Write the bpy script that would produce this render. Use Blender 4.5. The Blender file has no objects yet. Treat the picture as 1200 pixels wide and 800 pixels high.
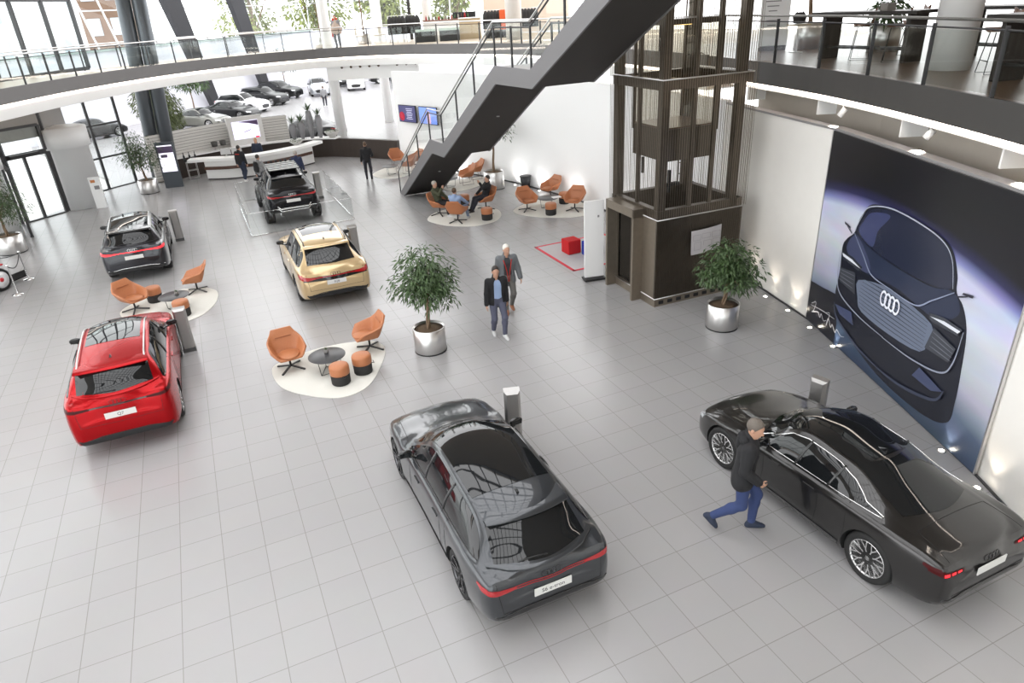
import bpy, bmesh, math, random
import numpy as np
from mathutils import Vector, Matrix
from mathutils.bvhtree import BVHTree
random.seed(7)
C = bpy.context.scene.collection
PI = math.pi
YAW = math.radians(23.1)          # the tile grid (and every parked car) is turned by this against the camera axis

# ------------------------------------------------------------------ materials
MATS = {}
def mat(name, col=(.5, .5, .5), rough=.5, metal=0., emit=None, es=1., coat=0., trans=0., spec=None, alpha=None):
    if name in MATS: return MATS[name]
    m = bpy.data.materials.new(name); m.use_nodes = True
    b = m.node_tree.nodes['Principled BSDF']
    b.inputs['Base Color'].default_value = (*col, 1)
    b.inputs['Roughness'].default_value = rough
    b.inputs['Metallic'].default_value = metal
    b.inputs['Coat Weight'].default_value = coat
    b.inputs['Coat Roughness'].default_value = .03
    if trans: b.inputs['Transmission Weight'].default_value = trans
    if spec is not None: b.inputs['Specular IOR Level'].default_value = spec
    if alpha is not None: b.inputs['Alpha'].default_value = alpha
    if emit:
        b.inputs['Emission Color'].default_value = (*emit, 1)
        b.inputs['Emission Strength'].default_value = es
    MATS[name] = m
    return m

def noisy(name, c1, c2, scale=8., rough=.6, metal=0., bump=0., stretch=(1, 1, 1), detail=4., coat=0.):
    """two colours mixed by noise in object space (grain, leather, fabric, metal brushing)"""
    if name in MATS: return MATS[name]
    m = mat(name, c1, rough, metal, coat=coat); nt = m.node_tree; b = nt.nodes['Principled BSDF']
    tc = nt.nodes.new('ShaderNodeTexCoord'); mp = nt.nodes.new('ShaderNodeMapping')
    mp.inputs['Scale'].default_value = stretch
    n = nt.nodes.new('ShaderNodeTexNoise'); n.inputs['Scale'].default_value = scale; n.inputs['Detail'].default_value = detail
    r = nt.nodes.new('ShaderNodeMix'); r.data_type = 'RGBA'
    r.inputs['A'].default_value = (*c1, 1); r.inputs['B'].default_value = (*c2, 1)
    nt.links.new(tc.outputs['Object'], mp.inputs['Vector']); nt.links.new(mp.outputs['Vector'], n.inputs['Vector'])
    nt.links.new(n.outputs['Fac'], r.inputs['Factor']); nt.links.new(r.outputs['Result'], b.inputs['Base Color'])
    if bump:
        bp = nt.nodes.new('ShaderNodeBump'); bp.inputs['Strength'].default_value = bump; bp.inputs['Distance'].default_value = .02
        nt.links.new(n.outputs['Fac'], bp.inputs['Height']); nt.links.new(bp.outputs['Normal'], b.inputs['Normal'])
    return m

def clear_glass(name, tint=(.93, .97, .96), refl=.12):
    """thin architectural glass: mostly see-through, with a mirror part that grows at grazing angles"""
    if name in MATS: return MATS[name]
    m = bpy.data.materials.new(name); m.use_nodes = True; nt = m.node_tree; nt.nodes.clear()
    o = nt.nodes.new('ShaderNodeOutputMaterial'); t = nt.nodes.new('ShaderNodeBsdfTransparent'); g = nt.nodes.new('ShaderNodeBsdfGlossy')
    t.inputs['Color'].default_value = (*tint, 1); g.inputs['Roughness'].default_value = .02
    lw = nt.nodes.new('ShaderNodeLayerWeight'); lw.inputs['Blend'].default_value = .5
    pw = nt.nodes.new('ShaderNodeMath'); pw.operation = 'POWER'; pw.inputs[1].default_value = 4.
    ma = nt.nodes.new('ShaderNodeMath'); ma.operation = 'MULTIPLY_ADD'; ma.inputs[1].default_value = .7; ma.inputs[2].default_value = refl * .35
    nt.links.new(lw.outputs['Facing'], pw.inputs[0]); nt.links.new(pw.outputs[0], ma.inputs[0])
    mx = nt.nodes.new('ShaderNodeMixShader')
    nt.links.new(ma.outputs[0], mx.inputs['Fac']); nt.links.new(t.outputs['BSDF'], mx.inputs[1]); nt.links.new(g.outputs['BSDF'], mx.inputs[2])
    nt.links.new(mx.outputs['Shader'], o.inputs['Surface'])
    MATS[name] = m
    return m

# ------------------------------------------------------------------ mesh builder
class MB:
    def __init__(s): s.v = []; s.f = []; s.m = []; s.sm = []
    def add(s, vs, fs, mi=0, smooth=False):
        o = len(s.v); s.v += [tuple(p) for p in vs]
        for f in fs: s.f.append([i + o for i in f]); s.m.append(mi); s.sm.append(smooth)
        return s
    def box(s, c, d, rz=0, mi=0, M=None):
        hx, hy, hz = d[0] / 2, d[1] / 2, d[2] / 2
        R = M if M is not None else Matrix.Rotation(rz, 3, 'Z')
        vs = [Vector(c) + R @ Vector((x * hx, y * hy, z * hz)) for x in (-1, 1) for y in (-1, 1) for z in (-1, 1)]
        return s.add(vs, [(0, 1, 3, 2), (4, 6, 7, 5), (0, 4, 5, 1), (2, 3, 7, 6), (0, 2, 6, 4), (1, 5, 7, 3)], mi)
    def bar(s, a, b, w, h, mi=0, up=(0, 0, 1)):
        a, b = Vector(a), Vector(b); z = b - a; L = z.length
        if L < 1e-6: return s
        z = z / L; u = Vector(up)
        if abs(z.dot(u)) > .98: u = Vector((1, 0, 0))
        x = u.cross(z).normalized(); y = z.cross(x)
        M = Matrix((z, x, y)).transposed()
        return s.box((a + b) / 2, (L, w, h), mi=mi, M=M)
    def tube(s, pts, r, n=8, mi=0, closed=False, caps=True):
        pts = [Vector(p) for p in pts]; N = len(pts); rs = r if isinstance(r, (list, tuple)) else [r] * N
        vs = []; prev = None
        for i, p in enumerate(pts):
            if closed: t = pts[(i + 1) % N] - pts[i - 1]
            else: t = pts[min(i + 1, N - 1)] - pts[max(i - 1, 0)]
            t.normalize()
            if prev is None:
                u = Vector((0, 0, 1)) if abs(t.z) < .9 else Vector((1, 0, 0)); x = u.cross(t).normalized()
            else: x = (prev - t * prev.dot(t)).normalized()
            prev = x; y = t.cross(x)
            for k in range(n):
                a = 2 * PI * k / n; vs.append(p + x * (math.cos(a) * rs[i]) + y * (math.sin(a) * rs[i]))
        fs = []
        for i in range(N if closed else N - 1):
            j = (i + 1) % N
            for k in range(n): fs.append((i * n + k, i * n + (k + 1) % n, j * n + (k + 1) % n, j * n + k))
        if caps and not closed: fs += [tuple(range(n))[::-1], tuple((N - 1) * n + k for k in range(n))]
        return s.add(vs, fs, mi, True)
    def lathe(s, prof, n=24, c=(0, 0, 0), mi=0, axis='z', smooth=True):
        """prof = [(radius, height)]"""
        vs = []; c = Vector(c)
        for r, h in prof:
            for k in range(n):
                a = 2 * PI * k / n; x, y = r * math.cos(a), r * math.sin(a)
                vs.append(c + (Vector((x, y, h)) if axis == 'z' else Vector((y, h, x)) if axis == 'y' else Vector((h, x, y))))
        fs = []
        for i in range(len(prof) - 1):
            for k in range(n): fs.append((i * n + k, i * n + (k + 1) % n, (i + 1) * n + (k + 1) % n, (i + 1) * n + k))
        if prof[0][0] > 1e-5: fs.append(tuple(range(n))[::-1])
        if prof[-1][0] > 1e-5: fs.append(tuple((len(prof) - 1) * n + k for k in range(n)))
        return s.add(vs, fs, mi, smooth)
    def prism(s, poly, z0, z1, mi=0):
        n = len(poly)
        vs = [(p[0], p[1], z0) for p in poly] + [(p[0], p[1], z1) for p in poly]
        fs = [tuple(range(n))[::-1], tuple(range(n, 2 * n))] + [(i, (i + 1) % n, n + (i + 1) % n, n + i) for i in range(n)]
        return s.add(vs, fs, mi)
    def ribbon(s, path, z0, z1, thick, mi=0):
        """vertical wall of given thickness following a plan polyline"""
        P = [Vector((p[0], p[1])) for p in path]; L = []; R = []
        for i, p in enumerate(P):
            t = (P[min(i + 1, len(P) - 1)] - P[max(i - 1, 0)]).normalized(); nn = Vector((-t.y, t.x)) * (thick / 2)
            L.append(p + nn); R.append(p - nn)
        n = len(P); vs = []
        for q in (L, R):
            for z in (z0, z1): vs += [(p.x, p.y, z) for p in q]
        fs = []
        for i in range(n - 1):
            a, b = i, i + 1
            fs += [(a, b, n + b, n + a), (2 * n + b, 2 * n + a, 3 * n + a, 3 * n + b), (n + a, n + b, 3 * n + b, 3 * n + a), (b, a, 2 * n + a, 2 * n + b)]
        fs += [(0, n, 3 * n, 2 * n), (n - 1, 3 * n - 1, 4 * n - 1, 2 * n - 1)]
        return s.add(vs, fs, mi)
    def grid(s, P, mi=0, smooth=True, closed_u=False):
        nu = len(P); nv = len(P[0]); vs = [p for row in P for p in row]; fs = []
        for i in range(nu if closed_u else nu - 1):
            for j in range(nv - 1):
                k = (i + 1) % nu
                fs.append((i * nv + j, k * nv + j, k * nv + j + 1, i * nv + j + 1))
        return s.add(vs, fs, mi, smooth)
    def build(s, name, mats, parent=None, fixn=False):
        me = bpy.data.meshes.new(name); me.from_pydata(s.v, [], s.f)
        for m in (mats if isinstance(mats, (list, tuple)) else [mats]): me.materials.append(m)
        me.polygons.foreach_set('material_index', s.m); me.polygons.foreach_set('use_smooth', s.sm)
        if fixn:
            bm = bmesh.new(); bm.from_mesh(me); bmesh.ops.recalc_face_normals(bm, faces=bm.faces); bm.to_mesh(me); bm.free()
        me.update()
        o = bpy.data.objects.new(name, me); C.objects.link(o)
        if parent is not None: o.parent = parent
        return o

def tag(o, label, cat, group=None):
    o['label'] = label; o['category'] = cat
    if group: o['group'] = group
    return o
def thing(name, label, cat, loc=(0, 0, 0), rz=0., group=None):
    o = bpy.data.objects.new(name, None); C.objects.link(o); o.empty_display_size = .2
    o.location = loc; o.rotation_euler = (0, 0, rz)
    return tag(o, label, cat, group)
def struct(o): o['kind'] = 'structure'; return o
def stuff(o): o['kind'] = 'stuff'; return o
KIDS = {}
def kids(o): return [c for c in bpy.data.objects if c.parent == o]
def dup(root, loc, rz, label, group=None):
    def cp(o, par):
        c = o.copy(); C.objects.link(c)
        if par is not None: c.parent = par
        for ch in kids(o): cp(ch, c)
        return c
    r = cp(root, None); r.location = loc; r.rotation_euler = (0, 0, rz); r['label'] = label
    if group: r['group'] = group
    return r

def bake(o, mods):
    """apply modifiers: mods = [(type, {props})]"""
    for t, pr in mods:
        m = o.modifiers.new(t, t)
        for k, v in pr.items(): setattr(m, k, v)
    dg = bpy.context.evaluated_depsgraph_get(); dg.update()
    me = bpy.data.meshes.new_from_object(o.evaluated_get(dg)); old = o.data
    o.modifiers.clear(); o.data = me; me.name = old.name
    return o

def pchip(xs, ys):
    """monotone cubic through keys"""
    xs = np.array(xs, float); ys = np.array(ys, float); h = np.diff(xs); d = np.diff(ys) / h
    m = np.zeros_like(xs); m[0] = d[0]; m[-1] = d[-1]
    for i in range(1, len(xs) - 1):
        if d[i - 1] * d[i] > 0:
            w1 = 2 * h[i] + h[i - 1]; w2 = h[i] + 2 * h[i - 1]; m[i] = (w1 + w2) / (w1 / d[i - 1] + w2 / d[i])
    def f(x):
        x = min(max(x, xs[0]), xs[-1]); i = min(max(int(np.searchsorted(xs, x)) - 1, 0), len(h) - 1)
        t = (x - xs[i]) / h[i]
        return float(ys[i] * (1 + 2 * t) * (1 - t) ** 2 + ys[i + 1] * t * t * (3 - 2 * t) + h[i] * (m[i] * t * (1 - t) ** 2 - m[i + 1] * t * t * (1 - t)))
    return f
def spline(pts, n=8, closed=False):
    """Catmull-Rom through plan or space points"""
    P = [Vector(p) for p in pts]; N = len(P); out = []
    for i in range(N if closed else N - 1):
        g = lambda k: P[k % N] if closed else P[min(max(k, 0), N - 1)]
        a, b, c, d = g(i - 1), g(i), g(i + 1), g(i + 2)
        for k in range(n):
            t = k / n
            out.append(.5 * ((2 * b) + (c - a) * t + (2 * a - 5 * b + 4 * c - d) * t * t + (3 * b - a - 3 * c + d) * t ** 3))
    if not closed: out.append(P[-1])
    return out

def text_mesh(name, body, size, m, parent, M, extrude=.001):
    """flat lettering as a mesh child, placed by a 4x4 matrix in the parent's space"""
    cu = bpy.data.curves.new(name, 'FONT'); cu.body = body; cu.size = size; cu.align_x = 'CENTER'; cu.align_y = 'CENTER'; cu.extrude = extrude
    o = bpy.data.objects.new(name, cu); C.objects.link(o)
    dg = bpy.context.evaluated_depsgraph_get(); dg.update()
    me = bpy.data.meshes.new_from_object(o.evaluated_get(dg)); bpy.data.objects.remove(o)
    me.transform(M); me.materials.clear(); me.materials.append(m)
    o = bpy.data.objects.new(name, me); C.objects.link(o); o.parent = parent
    return o

# ------------------------------------------------------------------ shared materials
white = mat('white_paint', (.86, .86, .85), .55)
wallm = noisy('white_plaster', (.84, .82, .78), (.80, .78, .74), 3, .7)
dark = mat('black_plastic', (.012, .012, .013), .45)
anthr = mat('anthracite_metal', (.055, .055, .058), .45, .3)
fasc = mat('grey_fascia_metal', (.16, .155, .155), .5, .2)
stair_side = mat('stair_side_grey', (.17, .165, .17), .5, .1)
stair_under = noisy('stair_underside_panel', (.028, .025, .023), (.032, .029, .027), 2, .7)
steel = noisy('brushed_steel', (.66, .65, .64), (.70, .69, .68), 60, .34, 1., stretch=(1, 1, .02))
chrome = mat('chrome', (.8, .8, .8), .08, 1.)
glass = clear_glass('clear_glass')
green_glass = clear_glass('greenish_glass', (.72, .86, .82), .2)
dim_glass = clear_glass('smoked_glass', (.35, .38, .36), .3)
leather = noisy('tan_leather', (.40, .145, .058), (.46, .175, .075), 40, .45, bump=.08)
black_fab = noisy('black_fabric', (.016, .015, .015), (.03, .028, .027), 120, .85)
rugm = noisy('cream_rug', (.72, .71, .66), (.60, .59, .54), 160, .95, bump=.3)
leafm = noisy('dark_leaf', (.030, .062, .020), (.075, .125, .042), 3., .45)
leafb = noisy('yellow_green_leaf', (.10, .14, .03), (.20, .22, .05), 3., .5)
bark = noisy('bark', (.16, .10, .06), (.28, .20, .13), 30, .9, bump=.5, stretch=(1, 1, .2))
soil = noisy('brown_soil', (.08, .05, .03), (.18, .12, .07), 60, .95, bump=.6)
wood_floor = noisy('dark_oak_floor', (.10, .06, .038), (.16, .10, .062), 6, .3, stretch=(1, 12, 1))
bronze = noisy('bronze_metal', (.085, .07, .055), (.12, .10, .08), 8, .35, .8)
bronze_l = noisy('light_bronze_metal', (.22, .185, .15), (.28, .24, .19), 8, .4, .7)
glow = mat('warm_light_strip', (1, 1, 1), .5, emit=(1., .86, .74), es=5.)
spotglow = mat('spot_lamp_lens', (1, 1, 1), .5, emit=(1., .9, .75), es=12.)
# ------------------------------------------------------------------ cars
def paint(name, col, metal=.55, rough=.28, coat=.8, spec=None):
    return mat(name, col, rough, metal, coat=coat, spec=spec)
car_glass = mat('tinted_car_glass', (.008, .009, .010), .03, 0., spec=.5)
tyre_m = mat('tyre_rubber', (.012, .012, .012), .7)
gloss_black = mat('gloss_black_trim', (.01, .01, .011), .12, 0., coat=.5)
seam_m = mat('panel_gap', (.006, .006, .006), .8)
well_m = mat('wheel_well_liner', (.008, .008, .008), .95)
red_lens = mat('red_tail_lamp', (.35, .006, .01), .12, coat=1.)
red_lit = mat('lit_red_tail_lamp', (.5, .004, .008), .3, emit=(1., .02, .03), es=1.2)
plate_m = mat('white_plate', (.70, .70, .68), .4)
plate_txt = mat('plate_lettering', (.05, .05, .055), .5)
headl_m = mat('headlamp_lens', (.55, .58, .6), .06, .6, coat=1.)
rim_d = mat('dark_rim', (.10, .10, .105), .25, .9)
rim_l = mat('bright_rim', (.62, .62, .62), .22, .9)
disc_m = mat('brake_disc', (.2, .2, .2), .4, .9)

def lin(a, b, t): return a + (b - a) * t
def sm(t): t = min(max(t, 0.), 1.); return t * t * (3 - 2 * t)

class Car:
    """body = a loft of cross-sections between length curves (centre-line top, belt, sill, half width, roof half width)"""
    def __init__(s, K, nx=96, lod=1):
        s.K = K; s.lod = lod
        f = lambda k: pchip([p[0] for p in K[k]], [p[1] for p in K[k]])
        s.zt, s.zs, s.zb, s.w, s.wr = f('top'), f('belt'), f('bottom'), f('half'), f('roof')
        s.x0, s.x1 = K['top'][0][0], K['top'][-1][0]
        s.cr = K.get('crown', .045); s.bow = K.get('bow', .22)
    def top(s, x, t, wr):
        """height at lateral fraction t (0 centre .. 1 rail): the glass bows in plan"""
        xf = s.K['xf']; c = s.bow * t * t * (1 - sm((x - (xf - 1.38)) / .34)); mid = s.K.get('mid', 0.)
        k = sm((x - mid) / .5) - sm((mid - x) / .5)
        return s.zt(min(max(x + c * k, s.x0), s.x1)) - s.cr * t ** 2.4
    def ring(s, x):
        w, wr, zb = s.w(x), s.wr(x), s.zb(x); zt0 = s.zt(x); zs = s.zs(x); xf = s.K['xf']; q_ = sm((x - (xf - 1.34)) / .3); zs = min(lin(zs, zt0 - .088, q_), zt0 - .035)
        wr = min(wr, w * .9)
        zr = max(s.top(x, 1., wr), zs + .012)
        h = zs - zb
        p = [(0, zb), (w * .5, zb), (w * .86, zb), (w * .95, zb + .03), (w * .985, zb + .12 * h + .02), (w * .995, zb + .3 * h), (w, zb + .5 * h), (w * .995, zb + .66 * h),
             (w * .985, zb + .8 * h), (w * .982, zb + .86 * h), (w * .968, zb + .93 * h), (w * .945, zb + .975 * h), (w * .915, zs)]
        # greenhouse side: gently curved from the belt to the roof rail
        y0 = w * .895
        for t in (.0, .12, .3, .5, .7, .86, .96):
            y = lin(y0, wr, t) + .035 * math.sin(PI * t) * min((zr - zs) / .4, 1.)
            p.append((y, lin(zs + .006, zr, t)))
        rr = .05 * min(1., (zr - zs) / .3 + .15)
        for t in (.97, .9, .8, .65, .5, .35, .18, 0.):
            p.append((wr * t * (1 - rr * .2), max(s.top(x, t, wr), zs + .012) + (0 if t < .95 else .004)))
        # rounded ends
        d = s.K.get('round', .10)
        for e in (x - s.x0, s.x1 - x):
            if e < d:
                q = d * (1 - math.sqrt(max(0., 1 - (1 - e / d) ** 2)))
                zc = (zb + zt0) / 2; hh = (zt0 - zb) / 2
                p = [(y * (1 - q * .55 / w), zc + (z - zc) * (1 - q * .55 / hh)) for y, z in p]
        return p
    def body(s, m, parent, name='body'):
        K = s.K; n = 110 if s.lod == 1 else 60
        # stations crowd where the outline is steep
        xs = [s.x0 + (s.x1 - s.x0) * i / 400 for i in range(401)]
        acc = [0.]
        for a, b in zip(xs, xs[1:]):
            e = min(b - s.x0, s.x1 - a)
            acc.append(acc[-1] + math.hypot(b - a, (s.zt(b) - s.zt(a)) * 1.1) + (b - a) * 3 * math.exp(-max(e, 0) / .06))
        st = [float(np.interp(acc[-1] * i / n, acc, xs)) for i in range(n + 1)]
        mb = MB(); P = []
        for x in st:
            r = s.ring(x); full = [(x, y, z) for y, z in r] + [(x, -y, z) for y, z in r[-2:0:-1]]
            P.append(full)
        nv = len(P[0]); vs = [p for row in P for p in row]; fs = []
        for i in range(len(P) - 1):
            for j in range(nv): fs.append((i * nv + j, (i + 1) * nv + j, (i + 1) * nv + (j + 1) % nv, i * nv + (j + 1) % nv))
        fs.append(tuple(range(nv))); fs.append(tuple((len(P) - 1) * nv + j for j in range(nv))[::-1])
        mb.add(vs, fs, 0, True)
        o = mb.build(name, m, parent, fixn=True)
        # wheel arches are cut out of the body
        R = K['R']; cut = MB()
        for ax in (K['wb'] / 2, -K['wb'] / 2):
            for sg in (1, -1):
                cut.lathe([(R + K.get('gap', .035), 0), (R + K.get('gap', .035), .75)], 40, (ax, sg * .62 if sg > 0 else -1.37, R), 0, 'y', False)
        co = cut.build('cutter', well_m, parent, fixn=True)
        o.data.materials.append(well_m)
        bake(o, [('BOOLEAN', dict(object=co, operation='DIFFERENCE', solver='EXACT', material_mode='TRANSFER'))])
        bpy.data.objects.remove(co)
        me = o.data; s.mesh = me
        if hasattr(me, 'set_sharp_from_angle'): me.set_sharp_from_angle(angle=math.radians(38))
        s.bvh = BVHTree.FromPolygons([v.co for v in me.vertices], [list(p.vertices) for p in me.polygons])
        s.root = parent
        return o
    def hit(s, p, d, off=.004):
        q, n, i, dist = s.bvh.ray_cast(Vector(p), Vector(d))
        if q is None: return None
        if n.dot(Vector(d)) > 0: n = -n
        return q + n * off
    def patch(s, name, m, lo, hi, d, nu=24, nv=10, off=.004, parent=None, mirror=False, mb=None):
        """a skin on the body between two polylines (each a list of 3-D start points), shot along d"""
        L = spline(lo, 8) if len(lo) > 2 else [Vector(p) for p in lo]; Hh = spline(hi, 8) if len(hi) > 2 else [Vector(p) for p in hi]
        def at(P, t):
            k = t * (len(P) - 1); i = min(int(k), len(P) - 2); return P[i].lerp(P[i + 1], k - i)
        own = mb is None; mb = mb or MB()
        for sg in ((1, -1) if mirror else (1,)):
            dd = Vector((d[0], d[1] * sg, d[2])); G = []
            for i in range(nu + 1):
                row = []
                for j in range(nv + 1):
                    p = at(L, i / nu).lerp(at(Hh, i / nu), j / nv); p = Vector((p.x, p.y * sg, p.z))
                    row.append(s.hit(p, dd, off))
                G.append(row)
            vs = {}; fl = []
            for i in range(nu + 1):
                for j in range(nv + 1):
                    if G[i][j] is not None: vs[(i, j)] = len(vs)
            pts = [G[i][j] for (i, j) in vs]
            for i in range(nu):
                for j in range(nv):
                    k = [(i, j), (i + 1, j), (i + 1, j + 1), (i, j + 1)]
                    if all(q in vs for q in k):
                        c = [pts[vs[q]] for q in k]
                        if max((c[a] - c[b]).length for a, b in ((0, 1), (1, 2), (2, 3), (3, 0))) < .3:
                            f = [vs[q] for q in k]
                            nrm = (c[2] - c[0]).cross(c[3] - c[1])
                            if nrm.dot(dd) > 0: f = f[::-1]
                            fl.append(f)
            mb.add(pts, fl, 0, True)
        return mb.build(name, m, parent or s.root) if own else mb
    def line(s, pts, d, r=.004, mb=None, off=0., n=5):
        out = []
        P = [Vector(p) for p in pts]
        for a, b in zip(P, P[1:]):
            k = max(2, int((b - a).length / .05))
            for i in range(k): out.append(a.lerp(b, i / k))
        out.append(P[-1])
        run = [h for h in (s.hit(p, d, off) for p in out) if h is not None]
        if len(run) > 1: mb.tube(run, r, n)

def make_wheel(R, wid, style, rim_m, parent, loc, side, lod=1):
    """tyre with rim, spokes and disc; side +1 = left"""
    n = 40 if lod == 1 else 20; t = MB(); h = wid / 2
    t.lathe([(R * .70, -h * .8), (R * .82, -h), (R * .95, -h * .92), (R, -h * .55), (R, h * .55), (R * .95, h * .92), (R * .82, h), (R * .70, h * .8)], n, (0, 0, 0), 0, 'y')
    w = t.build('wheel', tyre_m, parent); w.location = loc
    r = MB(); s = side; ri = R * .71
    r.lathe([(ri * .93, s * h * .55), (ri * .97, s * h * .9), (ri * 1.02, s * h * .94), (ri * 1.02, s * h * .8)], n, (0, 0, 0), 0, 'y')
    k = {'ten': 10, 'five': 5, 'twin': 10, 'block': 6}[style]
    for i in range(k):
        a = 2 * PI * i / k
        def P(rad, ang, y): return (rad * math.cos(ang), y * s, rad * math.sin(ang))
        if style == 'twin':
            r.bar(P(.03, a, h * .62), P(ri * .62, a, h * .78), .02, .026, up=(0, 1, 0))
            for e in (-.17, .17): r.bar(P(ri * .55, a, h * .76), P(ri * .98, a + e, h * .88), .018, .022, up=(0, 1, 0))
        elif style == 'five':
            for e in (-.16, .16): r.bar(P(.05, a + e * .6, h * .62), P(ri * .98, a + e, h * .88), .03, .045, up=(0, 1, 0))
        elif style == 'block':
            r.bar(P(.04, a, h * .62), P(ri * .98, a, h * .85), .05, .09, up=(0, 1, 0))
        else:
            r.bar(P(.04, a, h * .62), P(ri * .98, a + .12, h * .88), .024, .03, up=(0, 1, 0))
    r.lathe([(0, s * h * .8), (.035, s * h * .8), (.06, s * h * .7), (.065, s * h * .4)], 16, (0, 0, 0), 0, 'y')
    r.build('rim', rim_m, w)
    if lod == 1:
        b = MB(); b.lathe([(ri * .8, s * h * .30), (ri * .8, s * h * .36), (.06, s * h * .36)], 24, (0, 0, 0), 0, 'y'); b.build('brake_disc', disc_m, w)
    return w

def car_keys(L, W, H, wb, fo, kind, R=.36, lift=0.):
    """length curves of the three kinds of body: wagon, suv, sedan, coupe (sloping suv)"""
    xf = wb / 2 + fo; xr = xf - L; w = W / 2; z = lift
    if kind == 'sedan':
        top = [(xr, .74), (xr + .03, .90), (xr + .09, 1.02), (xr + .28, 1.05), (xr + .62, 1.08), (xr + .95, 1.17), (xr + 1.5, 1.36), (xr + 2.0, H - .02), (xr + 2.35, H), (xr + 2.75, H - .03), (xr + 3.05, H - .12), (xf - 1.42, 1.08), (xf - 1.15, .985), (xf - .6, .88), (xf - .2, .76), (xf - .03, .64), (xf, .56)]
        roof = [(xr, .62), (xr + .3, .70), (xr + .75, .70), (xr + 1.5, .575), (xr + 2.3, .575), (xr + 3., .60), (xf - 1.3, .72), (xf - .6, .70), (xf, .5)]
        belt = [(xr, .66), (xr + .1, .93), (xr + .5, .985), (xr + 1.6, .955), (xf - 1.9, .92), (xf - 1.2, .875), (xf - .5, .745), (xf - .1, .60), (xf, .50)]
        mid = xr + 2.3
    elif kind == 'coupe':
        top = [(xr, .80), (xr + .03, .98), (xr + .10, 1.10), (xr + .30, 1.20), (xr + .62, 1.42), (xr + .80, H - .115), (xr + 1.5, H - .03), (xr + 2.1, H), (xr + 2.6, H - .02), (xr + 2.95, H - .09), (xf - 1.35, 1.16), (xf - 1.12, 1.08), (xf - .5, .98), (xf - .15, .86), (xf - .03, .74), (xf, .62)]
        roof = [(xr, .66), (xr + .14, .74), (xr + .62, .66), (xr + .95, .60), (xr + 2., .62), (xr + 2.8, .62), (xf - 1.3, .74), (xf - .6, .74), (xf, .55)]
        belt = [(xr, .70), (xr + .12, 1.02), (xr + .6, 1.07), (xr + 1.6, 1.04), (xf - 1.9, 1.0), (xf - 1.2, .955), (xf - .4, .81), (xf - .1, .68), (xf, .55)]
        mid = xr + 2.1
    else:
        wg = kind == 'wagon'; b = H - 1.50
        top = [(xr, .72 + b * .6), (xr + .025, .88 + b * .8), (xr + .07, 1.00 + b), (xr + .16, 1.06 + b), (xr + (.44 if wg else .34), 1.28 + b), (xr + (.64 if wg else .50), 1.40 + b), (xr + .78, 1.435 + b), (xr + 1.4, H - .02), (xr + 2.0, H), (xr + 2.5, H - .01), (xr + 2.9, H - .075), (xf - 1.28, 1.06 + b * .8), (xf - 1.05, .985 + b * .8), (xf - .5, .90 + b * .8), (xf - .15, .78 + b * .8), (xf - .03, .66 + b * .6), (xf, .56 + b * .4)]
        roof = [(xr, .66), (xr + .10, .76), (xr + .40, .70), (xr + .75, .62), (xr + 1.9, .62), (xr + 2.8, .61), (xf - 1.25, .73), (xf - .6, .72), (xf, .52)]
        belt = [(xr, .64 + b * .5), (xr + .10, .95 + b * .8), (xr + .5, .985 + b * .8), (xr + 1.6, .96 + b * .8), (xf - 1.9, .92 + b * .8), (xf - 1.1, .87 + b * .8), (xf - .4, .735 + b * .7), (xf - .1, .62 + b * .5), (xf, .54 + b * .3)]
        mid = xr + 2.0
    half = [(xr, w * .80), (xr + .06, w * .88), (xr + .25, w * .955), (xr + .8, w), (0, w * .985), (wb / 2 - .1, w * .995), (xf - .55, w * .965), (xf - .22, w * .88), (xf - .05, w * .76), (xf, w * .66)]
    bot = [(xr, .36), (xr + .25, .28), (-wb / 2 + .5, .20), (wb / 2 - .5, .19), (xf - .3, .21), (xf, .27)]
    sc = W / 1.93
    up = lambda c: [(p[0], p[1] + z) for p in c]
    return dict(top=up(top), belt=up(belt), bottom=up(bot), half=half, roof=[(p[0], p[1] * sc) for p in roof], wb=wb, R=R, mid=mid, xf=xf, xr=xr, W=W, H=H + z, kind=kind, lift=z)

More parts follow.
